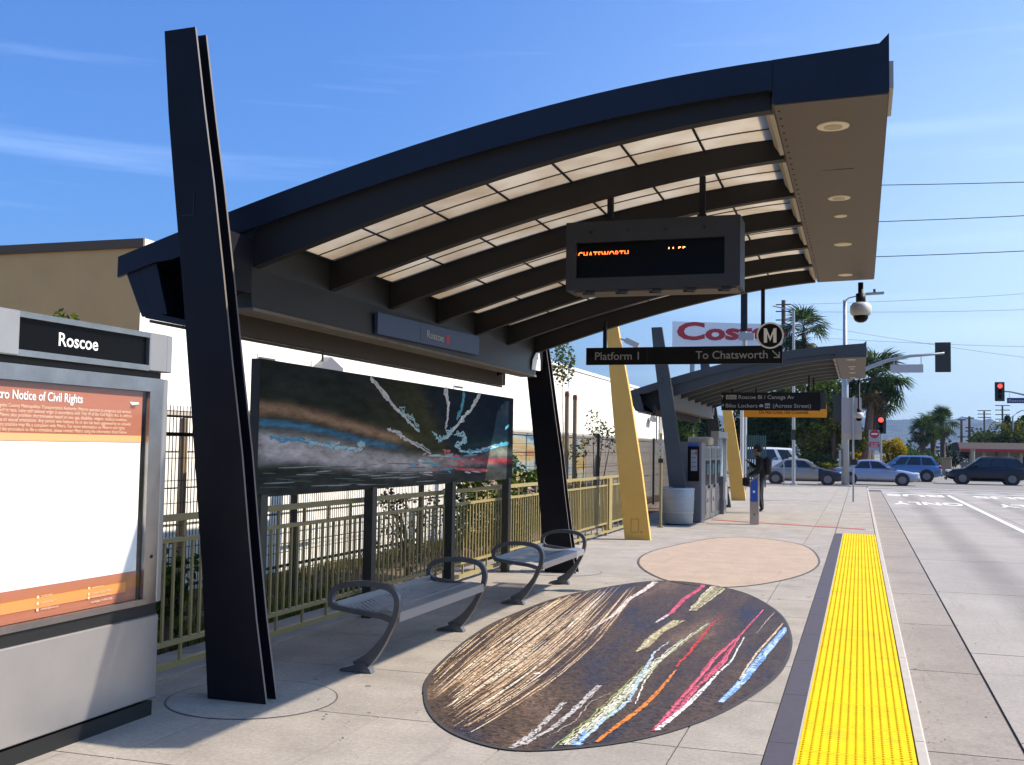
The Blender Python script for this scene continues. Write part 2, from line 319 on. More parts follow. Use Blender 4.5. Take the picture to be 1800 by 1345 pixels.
    def mesh(s, name, mats, off=Vector((0, 0, 0))):
        me = bpy.data.meshes.new(name); me.from_pydata([tuple(Vector(q) - off) for q in s.v], [], s.f)
        for m in (mats if isinstance(mats, (list, tuple)) else [mats]): me.materials.append(M[m] if isinstance(m, str) else m)
        me.polygons.foreach_set('material_index', s.mi); me.polygons.foreach_set('use_smooth', s.sm)
        return me
    def build(s, name, mats, parent=None, label=None, cat=None, group=None, kind=None, recalc=True):
        if parent is None:
            xs = np.array(s.v); off = Vector((float(xs[:, 0].mean()), float(xs[:, 1].mean()), float(xs[:, 2].min())))
        else: off = root_ori(parent)
        me = s.mesh(name, mats, off)
        if recalc:
            bm = bmesh.new(); bm.from_mesh(me); bmesh.ops.recalc_face_normals(bm, faces=bm.faces); bm.to_mesh(me); bm.free()
        o = bpy.data.objects.new(name, me); COL.objects.link(o)
        if parent is None: o.location = off; ORI[o.name] = off.copy()
        else: o.parent = parent
        return tag(o, label, cat, group, kind)
def inst(me, name, parent, loc, rot=(0, 0, 0), sc=(1, 1, 1)):
    o = bpy.data.objects.new(name, me); COL.objects.link(o); o.parent = parent
    o.location = Vector(loc) - (root_ori(parent) if parent else Vector((0, 0, 0))); o.rotation_euler = rot; o.scale = sc; return o
def kids(o): return [c for c in bpy.data.objects if c.parent == o]
def copy_tree(o, parent=None):
    c = o.copy(); COL.objects.link(c); c.parent = parent
    for ch in kids(o): copy_tree(ch, c)
    return c
def struct(name, mb, m, parent=None): return mb.build(name, m, parent, kind=None if parent else 'structure')
BX, BY, BZ = Vector((1, 0, 0)), Vector((0, 1, 0)), Vector((0, 0, 1))
def text(s, parent, mt, pos, right, up, size, align='LEFT', xs=.86, name='lettering', bold=0.0, ex=.0015, width=None, keep=None, label=None, sp=1.0):
    cu = bpy.data.curves.new('txt', 'FONT'); cu.body = s; cu.size = size; cu.align_x = align; cu.extrude = ex; cu.offset = bold * size; cu.resolution_u = 3; cu.space_line = 1.15; cu.space_character = sp
    fo = bpy.data.objects.new('txt', cu); COL.objects.link(fo)
    bpy.context.view_layer.update()
    me = bpy.data.meshes.new_from_object(fo.evaluated_get(bpy.context.evaluated_depsgraph_get())); bpy.data.objects.remove(fo); bpy.data.curves.remove(cu)
    co = np.empty(len(me.vertices) * 3); me.vertices.foreach_get('co', co); co = co.reshape(-1, 3)
    k = xs
    if width: k = width / max(1e-6, co[:, 0].max() - co[:, 0].min())
    co[:, 0] *= k
    if keep is not None:
        bm = bmesh.new(); bm.from_mesh(me)
        bmesh.ops.bisect_plane(bm, geom=bm.verts[:] + bm.edges[:] + bm.faces[:], plane_co=(0, keep, 0), plane_no=(0, 1, 0), clear_inner=True)
        bm.to_mesh(me); bm.free(); co = np.empty(len(me.vertices) * 3); me.vertices.foreach_get('co', co); co = co.reshape(-1, 3); co[:, 0] *= k
    R = np.array(Vector(right).normalized()); U = np.array(Vector(up).normalized()); Nn = np.cross(R, U)
    wv = np.array(Vector(pos))[None, :] + co[:, 0:1] * R + co[:, 1:2] * U + co[:, 2:3] * Nn
    wv -= np.array(root_ori(parent))[None, :]
    me.vertices.foreach_set('co', wv.reshape(-1)); me.materials.clear(); me.materials.append(M[mt]); me.update()
    o = bpy.data.objects.new(name, me); COL.objects.link(o); o.parent = parent
    if label: o['label'] = label
    return o
# ------------------------------------------------------------------ terrain, roads, platform
def sheet(name, x0, x1, y0, y1, z, m, nx=1, ny=1, fn=None):
    mb = MB(); V = []; Fs = []
    for j in range(ny + 1):
        for i in range(nx + 1):
            x = x0 + (x1 - x0) * i / nx; y = y0 + (y1 - y0) * j / ny; V.append((x, y, z + (fn(x, y) if fn else 0)))
    for j in range(ny):
        for i in range(nx): a = j * (nx + 1) + i; Fs.append((a, a + 1, a + nx + 2, a + nx + 1))
    mb.add(V, Fs); return struct(name, mb, m)
RZ = -.2
sheet('ground', -3000, 3500, -60, 3400, -.30, 'dirt')
def noise1(x, s):
    from mathutils import noise as N
    return N.fractal(Vector((x * s, 3.1, 0)), 1.0, 2.0, 6)
def hillf(x, y):
    from mathutils import noise as N
    t = max(0.0, min(1.0, (y - 2200) / 700.0)); t = t * t * (3 - 2 * t)
    base = 88 + 26 * N.fractal(Vector((x * .0011, 0, 4)), 1, 2, 3) + 22 * N.fractal(Vector((x * .004, y * .0035, 1)), 1, 2, 6) + max(0, 10 * N.noise(Vector((x * .05, y * .05, 2))))
    return t * base + 0 * x
sheet('hills', -1500, 2300, 2150, 3350, -.8, mat('hill_scrub', (.035, .045, .04), 1, var=.5, scale=.012, stain=((.10, .09, .07), .02, .5, .65, .7)), 300, 60, hillf)
# busway: base sheet with concrete panels as parts, recessed joints between
busway = MB(); busway.box(.30, 10.2, -3, 56, RZ - .05, RZ - .012); busway = struct('busway', busway, 'joint')
gp = MB(); gp.box(0, .585, 0, 2.605, -.011, 0); gme = gp.mesh('gutter_panel', 'gutter')
for k in range(22):
    y = -.7 + 2.62 * k
    if y + 2.6 < 56: inst(gme, 'gutter_panel', busway, (.348, y, RZ))
rp = MB(); rp.box(0, 2.985, 0, 4.58, -.011, 0); rme = rp.mesh('road_panel', 'road')
for i in range(3):
    for k in range(13):
        y = -3 + 4.6 * k
        if y + 4.5 < 56.9: inst(rme, 'road_panel', busway, (.955 + 3.0 * i, y, RZ))
cs = MB(); cs.box(-90, 120, 56.2, 88, RZ - .06, RZ - .004); cs = struct('cross_street', cs, 'asphalt')
bf = MB(); bf.box(.5, 9.9, 88.2, 420, RZ - .06, RZ - .004); struct('road_beyond_junction', bf, 'asphalt')
pv = MB(); pv.box(-90, .1, 88.3, 92, RZ - .05, RZ + .12); pv.box(10.6, 120, 88.3, 92, RZ - .05, RZ + .12); struct('far_pavement', pv, 'kerb')
# painted road markings
ln = MB(); ln.box(3.62, 3.76, 14, 51.5, RZ + .002, RZ + .006); ln.build('lane_line', 'white_road', busway)
ln = MB(); ln.box(1.0, 9.8, 53.6, 53.95, RZ + .002, RZ + .006); ln.build('stop_line', 'white_road', busway)
for x0 in (1.2, 4.75):
    text('BUS', busway, 'white_road', (x0 + 2.3, 51.6, RZ + .003), -BX, -BY, 3.3, 'LEFT', name='road_lettering', width=2.35, bold=.02, ex=.002).location.z += 0
    text('ONLY', busway, 'white_road', (x0 + 2.35, 43.6, RZ + .003), -BX, -BY, 3.3, 'LEFT', name='road_lettering', width=2.4, bold=.02, ex=.002)
cw = MB()
for k in range(14): cw.box(-90 + 0, 0, 0, 0, 0, 0) if False else None
cw.box(-40, 60, 71.9, 72.05, RZ + .001, RZ + .005); cw.box(-40, 60, 72.25, 72.4, RZ + .001, RZ + .005); cw.build('centre_line', mat('road_yellow', (.60, .40, .06), .7, var=.1), cs)
cw = MB(); cw.box(.2, 10, 57.3, 57.6, RZ + .001, RZ + .005); cw.build('crosswalk_line', 'white_road', cs)
cw = MB(); cw.box(.2, 10, 60.3, 60.6, RZ + .001, RZ + .005); cw.build('crosswalk_line', 'white_road', cs)

# platform
plat = MB(); plat.box(-5.05, .284, 0, 55.5, -.3, -.014); plat = struct('platform', plat, 'joint')
XS = [-5.04, -4.48, -3.6, -2.71, -1.83, -.95, -.488]; g = .005
smesh = {}
for i in range(6):
    w = XS[i+1] - XS[i] - 2 * g
    mb = MB(); mb.box(0, w, 0, 1.25 - 2 * g, -.013, 0); smesh[i] = mb.mesh('paving_slab', 'concrete')
for k in range(43):
    y = .95 + 1.25 * k
    for i in range(6): inst(smesh[i], 'paving_slab', plat, (XS[i] + g, y + g, 0))
# beyond the tactile strip the slabs run to the kerb
mb = MB(); mb.box(0, .75, 0, 1.25 - 2 * g, -.013, 0); me = mb.mesh('paving_slab', 'concrete')
for k in range(18, 43):
    y = .95 + 1.25 * k
    if y > 22.7: inst(me, 'paving_slab', plat, (-.478, y + g, 0))
fl = MB(); fl.box(-.478, .272, 22.62, 23.45 - g, -.013, 0); fl.build('paving_slab', 'concrete', plat)
kb = MB(); kb.prism([(0, -.2), (.062, -.2), (.058, -.01), (.048, 0), (0, 0)], 'y', 0, 2.61); kme = kb.mesh('kerbstone', 'kerb')
for k in range(22):
    y = -1.3 + 2.62 * k
    if y + 2.6 < 56: inst(kme, 'kerbstone', plat, (.286, y, 0))
eb = MB(); eb.box(-5.05, .35, 55.505, 55.66, -.3, 0); eb.build('end_kerb', 'kerb', plat)
# yellow tactile tiles with truncated domes, grey border strip
tb = MB(); tb.box(0, .598, 0, .606, -.014, .001); N_ = 13
for i in range(N_):
    for j in range(N_):
        cx = .023 + i * .046; cy = .027 + j * .046; n = 8
        V = [(cx + .0125 * math.cos(2*PI*q/n), cy + .0125 * math.sin(2*PI*q/n), .0008) for q in range(n)] + [(cx + .008 * math.cos(2*PI*q/n), cy + .008 * math.sin(2*PI*q/n), .0065) for q in range(n)]
        tb.add(V, [tuple(range(n, 2*n))] + [(q, (q+1) % n, n + (q+1) % n, n + q) for q in range(n)])
tme = tb.mesh('tactile_tile', 'yellow_tile')
for k in range(33): inst(tme, 'tactile_tile', plat, (-.322, 2.45 + .611 * k, .002))
bb = MB(); bb.box(0, .150, 0, 1.24, -.014, .003); bme = bb.mesh('border_block', 'border')
for k in range(17):
    y = 1.25 + 1.245 * k; inst(bme, 'border_block', plat, (-.486, y, .001), sc=(1, 1 if y + 1.24 < 22.6 else (22.6 - y) / 1.24, 1))
wl = MB(); wl.box(-.335, -.3235, 1.5, 22.6, -.013, .004); wl.build('edge_sealant', 'kerb', plat)
rl = MB(); rl.prism([(-3.3, 25.4), (.1, 24.0), (.1, 24.25), (-3.3, 25.65)], 'z', .002, .006); rl.build('red_line', 'redpaint', plat)
# round column pads and ellipses set in the paving
def disc(cx, cy, r, name, m, z=.004, n=48, rim=.022):
    mb = MB(); mb.prism([(cx + r * math.cos(2*PI*k/n), cy + r * math.sin(2*PI*k/n)) for k in range(n)], 'z', .001, z); o = mb.build(name, m, plat)
    rb = MB()
    for k in range(n):
        a0, a1 = 2*PI*k/n, 2*PI*(k+1)/n
        rb.add([(cx + q * math.cos(a), cy + q * math.sin(a), z - .001) for a in (a0, a1) for q in (r, r + rim * .5)], [(0, 1, 3, 2)])
    rb.build('pad_joint', 'joint', plat, recalc=True); return o
PADS = [(-3.64, 6.08), (-3.72, 13.75), (-3.8, 23.95), (-3.8, 31.4)]
for c in PADS: disc(c[0], c[1], .52, 'column_pad', 'pad')
def spline_closed(P, per=6):
    out = []; n = len(P)
    for i in range(n):
        p0, p1, p2, p3 = (Vector(P[(i + k - 1) % n]) for k in range(4))
        for j in range(per):
            t = j / per; out.append(tuple(.5 * ((2*p1) + (-p0 + p2) * t + (2*p0 - 5*p1 + 4*p2 - p3) * t*t + (-p0 + 3*p1 - 3*p2 + p3) * t**3)))
    return out
def ring(outl, w, z0, z1, parent, name, m):
    n = len(outl); c = Vector((sum(p[0] for p in outl) / n, sum(p[1] for p in outl) / n)); mb = MB(); inn = []
    for i in range(n):
        p = Vector(outl[i]); t = (Vector(outl[(i+1) % n]) - Vector(outl[i-1])).normalized(); nn = Vector((-t.y, t.x))
        if nn.dot(c - p) < 0: nn = -nn
        inn.append(p + nn * w)
    for i in range(n):
        j = (i + 1) % n; a, b, cc, d = outl[i], outl[j], inn[j], inn[i]
        mb.add([(a[0], a[1], z1), (b[0], b[1], z1), (cc[0], cc[1], z1), (d[0], d[1], z1), (a[0], a[1], z0), (b[0], b[1], z0)], [(0, 1, 2, 3), (0, 4, 5, 1)])
    return mb.build(name, m, parent)
MOS = [(752, 1230), (762, 1185), (830, 1122), (900, 1083), (1010, 1045), (1160, 1022), (1285, 1037), (1360, 1073), (1387, 1120), (1373, 1175), (1320, 1222), (1230, 1268), (1100, 1304), (930, 1320), (835, 1304), (775, 1272)]
mo = spline_closed([onz(*p).xy[:] for p in MOS])
mosm = bpy.data.materials.new('mosaic_tesserae'); mosm.use_nodes = True
def build_mosmat(m, base_cols, sc=55, colattr=False):
    n = m.node_tree.nodes; l = m.node_tree.links; b = n['Principled BSDF']; b.inputs['Roughness'].default_value = .5; b.inputs['Specular IOR Level'].default_value = .25
    g_ = n.new('ShaderNodeNewGeometry'); v = n.new('ShaderNodeTexVoronoi'); v.inputs['Scale'].default_value = sc; l.new(g_.outputs['Position'], v.inputs['Vector'])
    s = n.new('ShaderNodeSeparateColor'); l.new(v.outputs['Color'], s.inputs[0])
    r = n.new('ShaderNodeMapRange'); r.inputs[3].default_value = .45; r.inputs[4].default_value = 1.75; l.new(s.outputs[0], r.inputs[0])
    sc_ = n.new('ShaderNodeVectorMath'); sc_.operation = 'SCALE'; l.new(r.outputs[0], sc_.inputs['Scale'])
    if colattr:
        a = n.new('ShaderNodeVertexColor'); a.layer_name = 'Col'
        th_ = n.new('ShaderNodeMath'); th_.operation = 'LESS_THAN'; th_.inputs[1].default_value = .13; l.new(s.outputs[1], th_.inputs[0]); mm_ = n.new('ShaderNodeMixRGB'); mm_.inputs[2].default_value = (.06, .045, .04, 1); l.new(th_.outputs[0], mm_.inputs[0]); l.new(a.outputs[0], mm_.inputs[1]); l.new(mm_.outputs[0], sc_.inputs[0])
        r.inputs[3].default_value = .55; r.inputs[4].default_value = 1.15
    else:
        mp_ = n.new('ShaderNodeMapping'); mp_.inputs['Rotation'].default_value = (0, 0, R_(14)); mp_.inputs['Scale'].default_value = (1.5, .28, 1); l.new(g_.outputs['Position'], mp_.inputs[0])
        nz_ = n.new('ShaderNodeTexNoise'); nz_.inputs['Scale'].default_value = 1.6; nz_.inputs['Detail'].default_value = 5; l.new(mp_.outputs[0], nz_.inputs['Vector'])
        cr_ = n.new('ShaderNodeValToRGB'); e = cr_.color_ramp.elements; e[0].position = .32; e[0].color = (*base_cols[0], 1); e[1].position = .68; e[1].color = (*base_cols[-1], 1)
        for p, c in zip((.45, .56), base_cols[1:3]): q = cr_.color_ramp.elements.new(p); q.color = (*c, 1)
        l.new(nz_.outputs[0], cr_.inputs[0]); l.new(cr_.outputs[0], sc_.inputs[0])
    l.new(sc_.outputs[0], b.inputs['Base Color'])
    v2 = n.new('ShaderNodeTexVoronoi'); v2.feature = 'DISTANCE_TO_EDGE'; v2.inputs['Scale'].default_value = sc; l.new(g_.outputs['Position'], v2.inputs['Vector'])
    bp = n.new('ShaderNodeBump'); bp.inputs['Strength'].default_value = .25; bp.inputs['Distance'].default_value = .003; l.new(v2.outputs[0], bp.inputs['Height']); l.new(bp.outputs[0], b.inputs['Normal'])
build_mosmat(mosm, [(.020, .024, .044), (.046, .032, .027), (.066, .043, .030), (.12, .078, .050)]); M['mosaic'] = mosm
inl = bpy.data.materials.new('mosaic_inlay'); inl.use_nodes = True; build_mosmat(inl, None, 60, True); M['inlay'] = inl
mosaic = thing('mosaic_floor_panel', 'large dark oval mosaic with coloured streaks set in the platform paving', 'floor mosaic', (mo[0][0], mo[0][1], 0))
mb = MB(); mb.prism(mo, 'z', .001, .006); mb.build('mosaic_field', 'mosaic', mosaic)
ring(mo, -.025, .001, .0075, mosaic, 'metal_edging', mat('zinc_edging', (.10, .09, .085), .6, metal=.4))
import bisect
def inside(poly, x, y):
    c = False; n = len(poly)
    for i in range(n):
        x1, y1 = poly[i]; x2, y2 = poly[i-1]
        if (y1 > y) != (y2 > y) and x < (x2 - x1) * (y - y1) / (y2 - y1) + x1: c = not c
    return c
class Inlay:
    def __init__(s): s.v = []; s.f = []; s.c = []; s.k = 0
    def stroke(s, P, w, col, z=.0066, jit=0.0, seg=10, plane='floor', clip=True, rnd=.15):
        # P: photo pixels of the stroke's centre line traced onto the real surface; w metres (start, mid, end)
        s.k += 1; z = z + s.k * 5e-6
        pts = [onz(*p) if plane == 'floor' else onx(p[0], p[1], plane) for p in P]
        out = []
        for i in range(len(pts) - 1):
            a, b = pts[i], pts[i+1]; n = max(1, int(seg))
            for k in range(n): out.append(a.lerp(b, k / n))
        out.append(pts[-1]); n = len(out); nrm = Vector((0, 0, 1)) if plane == 'floor' else Vector((1, 0, 0)); prev = None
        for i, p in enumerate(out):
            d = (out[min(i+1, n-1)] - out[max(i-1, 0)]).normalized(); u = d.cross(nrm).normalized(); t = i / (n - 1)
            z_ = z + random.uniform(0, 2.5e-5)
            ww = (w[0] * (1-t)*(1-t) + 2 * w[1] * t * (1-t) + w[2] * t * t) / 2 * random.uniform(1 - .18, 1 + .18)
            q = p + u * random.gauss(0, jit * .45)
            if plane == 'floor': A = (q.x - u.x*ww, q.y - u.y*ww, z_); B = (q.x + u.x*ww, q.y + u.y*ww, z_)
            else: A = (z_, q.y - u.y*ww, q.z - u.z*ww); B = (z_, q.y + u.y*ww, q.z + u.z*ww)
            ok = (not clip) or plane != 'floor' or (inside(mo, A[0], A[1]) and inside(mo, B[0], B[1]))
            if prev and ok and prev[2]:
                b0 = len(s.v); s.v += [prev[0], prev[1], B, A]; s.f.append((b0, b0+1, b0+2, b0+3)); f = random.uniform(1 - rnd, 1 + rnd); s.c.append(tuple(min(1, c * f) for c in col))
            prev = (A, B, ok)
    def build(s, name, m, parent, kind=None):
        off = root_ori(parent); me = bpy.data.meshes.new(name); me.from_pydata([tuple(Vector(q) - off) for q in s.v], [], s.f); me.materials.append(M[m])
        ca = me.color_attributes.new('Col', 'FLOAT_COLOR', 'CORNER'); arr = np.ones((len(s.f) * 4, 4)); arr[:, :3] = np.repeat(np.array(s.c), 4, axis=0) * .95; ca.data.foreach_set('color', arr.reshape(-1))
        o = bpy.data.objects.new(name, me); COL.objects.link(o); o.parent = parent; return tag(o, kind=kind)
rnd = random.Random(11)
I = Inlay(); TAN = [(.62, .45, .29), (.72, .56, .38), (.50, .34, .20), (.80, .70, .54), (.36, .23, .13), (.66, .47, .30)]
# the broad band of straw-coloured strands on the left
for k in range(380):
    t = max(0, min(1, rnd.gauss(.5, .28))); s0 = rnd.uniform(-.05, .8); ln_ = rnd.uniform(.12, .38)
    A0 = (752 + 75 * t, 1195 + 95 * t); A1 = (985 + 125 * t, 1030 + 22 * t)   # band left end / right end
    def BP(s, t=t): 
        x = A0[0] + (A1[0] - A0[0]) * s + 40 * math.sin(PI * s) * (t - .2); y = A0[1] + (A1[1] - A0[1]) * s - 14 * math.sin(PI * s) + 18 * t * math.sin(PI * s); return (x, y)
    I.stroke([BP(s0), BP(s0 + ln_ * .5), BP(s0 + ln_)], (.003, rnd.uniform(.009, .020), .003), rnd.choice(TAN), z=.0066, jit=.005, seg=3)
for k in range(70):
    s0 = rnd.uniform(-.1, .8); t = rnd.uniform(-.75, -.05)
    P = [(752 + 60 * t + (235) * s, 1195 + 110 * t + (-165 - 20 * t) * s - 22 * math.sin(PI * max(0, s))) for s in (s0, s0 + .15, s0 + .3)]
    I.stroke(P, (.003, .009, .003), rnd.choice([(.33, .33, .17), (.42, .36, .2), (.55, .5, .4)]), jit=.005, seg=3)
WH = (.72, .70, .68); PINK = (.62, .10, .16); RED_ = (.55, .05, .05); GRN = (.42, .48, .20); CREAM_ = (.60, .56, .36); BLU = (.18, .36, .72); LBL = (.45, .60, .75); ORG = (.72, .22, .03)
I.stroke([(1031, 1111), (1060, 1095), (1085, 1078), (1105, 1055), (1130, 1040), (1152, 1024)], (.012, .05, .07), (.75, .66, .60), jit=.006)
I.stroke([(1153, 1096), (1180, 1078), (1205, 1052), (1225, 1040), (1243, 1025)], (.02, .07, .05), PINK, jit=.01)
I.stroke([(1153, 1096), (1175, 1082)], (.02, .05, .02), WH, jit=.004)
for k in range(17):      # green and cream skein down the middle
    o = rnd.uniform(-10, 10); s_ = rnd.uniform(.4, 1)
    I.stroke([(985 + o * 2.2, 1318), (1050 + o * 1.7, 1265), (1100 + o * 1.4, 1215), (1150 + o * 1.2, 1165), (1200 + o, 1125), (1240 + o, 1097)][:rnd.choice([4, 5, 6])], (.006, .016, .006), rnd.choice([GRN, CREAM_, (.5, .5, .3), (.3, .36, .15), WH]), jit=.014)
for k in range(20):
    o = rnd.uniform(-8, 14); I.stroke([(1125 + o, 1145 - o * .4), (1150 + o, 1118 - o * .3), (1190 + o, 1092)], (.01, .03, .008), rnd.choice([CREAM_, (.5, .43, .24), (.36, .3, .17)]), jit=.012)
    o = rnd.uniform(-10, 18); I.stroke([(1215 + o * .4, 1075), (1245 + o, 1045), (1262 + o, 1030)], (.008, .025, .02), rnd.choice([CREAM_, (.42, .36, .2), (.3, .26, .15)]), jit=.012)
I.stroke([(1010, 1316), (1060, 1270), (1105, 1235), (1125, 1195), (1150, 1150), (1175, 1130)], (.02, .035, .01), LBL, jit=.012)
I.stroke([(1010, 1316), (1022, 1300), (1030, 1285)], (.05, .04, .01), BLU, jit=.01)
I.stroke([(1118, 1240), (1130, 1205), (1148, 1180)], (.005, .02, .005), WH, jit=.006)
I.stroke([(1048, 1307), (1090, 1275), (1130, 1245), (1160, 1215), (1188, 1180)], (.02, .045, .012), ORG, jit=.006)
I.stroke([(1188, 1175), (1215, 1145), (1235, 1120), (1252, 1098), (1270, 1085)], (.015, .04, .008), RED_, jit=.012)
for k in range(14):
    o = rnd.uniform(-9, 9); I.stroke([(1148, 1288), (1190 + o, 1245), (1225 + o, 1205), (1265 + o, 1160 + o), (1300, 1120), (1342, 1073)], (.012, .014, .004), rnd.choice([PINK, (.66, .14, .2), (.5, .06, .12)]), jit=.01)
for k in range(6):
    o = rnd.uniform(-4, 4); I.stroke([(1152 + k, 1286), (1205 + o, 1245), (1235 + o, 1215), (1262, 1185), (1285, 1165), (1308, 1122)], (.02, .018, .004), WH, jit=.006)
for k in range(8):
    o = k - 4; I.stroke([(1265 + k * .6, 1237), (1305 + o, 1200), (1345 + o * 1.3, 1150), (1384, 1100 + k)], (.02, .05, .02), rnd.choice([BLU, (.15, .30, .62), LBL]), jit=.006)
I.stroke([(1300, 1195), (1330, 1150), (1362, 1115), (1382, 1090)], (.01, .03, .01), (.66, .5, .33), jit=.004)
for P, w in (([(900, 1318), (940, 1290), (970, 1260), (992, 1237)], .05), ([(920, 1312), (975, 1280), (1010, 1250), (1054, 1207)], .06)):
    for k in range(9):
        o = rnd.uniform(-4, 4); I.stroke([(p[0] + o, p[1]) for p in P], (.006, w * .22, .006), rnd.choice([(.50, .49, .48), (.42, .40, .39), (.46, .40, .36)]), jit=.012)
I.stroke([(960, 1300), (1010, 1270), (1040, 1235), (1075, 1220)], (.004, .014, .004), (.4, .34, .3), jit=.01)
I.stroke([(940, 1187), (950, 1185)], (.03, .04, .03), (.8, .8, .8), jit=.002)
I.stroke([(1330, 1115), (1350, 1090), (1365, 1075)], (.004, .012, .004), (.5, .42, .38), jit=.004)
for P in (): 
    for k in range(12): o = rnd.uniform(-14, 14); I.stroke([(p[0] + o, p[1] + o * .3) for p in P], (.01, .04, .01), (.14, .095, .06), jit=.02, z=.0066)
I.build('coloured_inlay', 'inlay', mosaic)
PE = [(1124, 990), (1160, 966), (1280, 945), (1400, 956), (1438, 985), (1405, 1012), (1290, 1032), (1178, 1022)]
def ell(cx, cy, a, b, rot, n=56): return [(cx + a * math.cos(t) * math.cos(rot) - b * math.sin(t) * math.sin(rot), cy + a * math.cos(t) * math.sin(rot) + b * math.sin(t) * math.cos(rot)) for t in (2*PI*k/n for k in range(n))]
pe = spline_closed([onz(*p).xy[:] for p in PE])
peach = thing('paving_oval', 'plain peach oval paving inset behind the dark mosaic', 'paving inset', (pe[0][0], pe[0][1], 0))
mb = MB(); mb.prism(pe, 'z', .001, .0045); mb.build('oval_field', 'peach', peach)
ring(pe, -.03, .001, .006, peach, 'joint_ring', 'joint')

# ------------------------------------------------------------------ station canopy
px_ = np.array([-5.02, -4.11, -3.46, -2.88, -2.10, -1.36, -.5]); pz_ = np.array([2.90, 3.18, 3.36, 3.52, 3.69, 3.80, 3.89]); CT = np.polyfit(px_, pz_, 3)
bx_ = np.array([-4.0, -3.12, -2.48, -1.72, -1.01, -.51]); bz_ = np.array([2.80, 3.055, 3.28, 3.435, 3.555, 3.625]); CB = np.polyfit(bx_, bz_, 3)
TZ = lambda x: float(np.polyval(CT, x)); BZf = lambda x: float(np.polyval(CB, x))
TP = lambda x: TZ(x) - .115 - .075 * max(0.0, min(1.0, (-x - .8) / 3.0))     # glazing plane, a little lower at the back
def lin(a, b, n): return [a + (b - a) * i / n for i in range(n + 1)]
Y0, Y1 = 6.42, 13.30
COLL = [(-4.383, 4.321), (-4.329, 3.76), (-4.279, 3.377), (-4.229, 3.0), (-4.168, 2.548), (-4.086, 1.885), (-4.022, 1.341), (-3.96, .806), (-3.888, 0)]
COLR = [(-4.147, 4.326), (-4.051, 3.737), (-3.97, 3.282), (-3.876, 2.686), (-3.789, 2.10), (-3.698, 1.527), (-3.631, 1.0), (-3.562, .51), (-3.473, 0)]
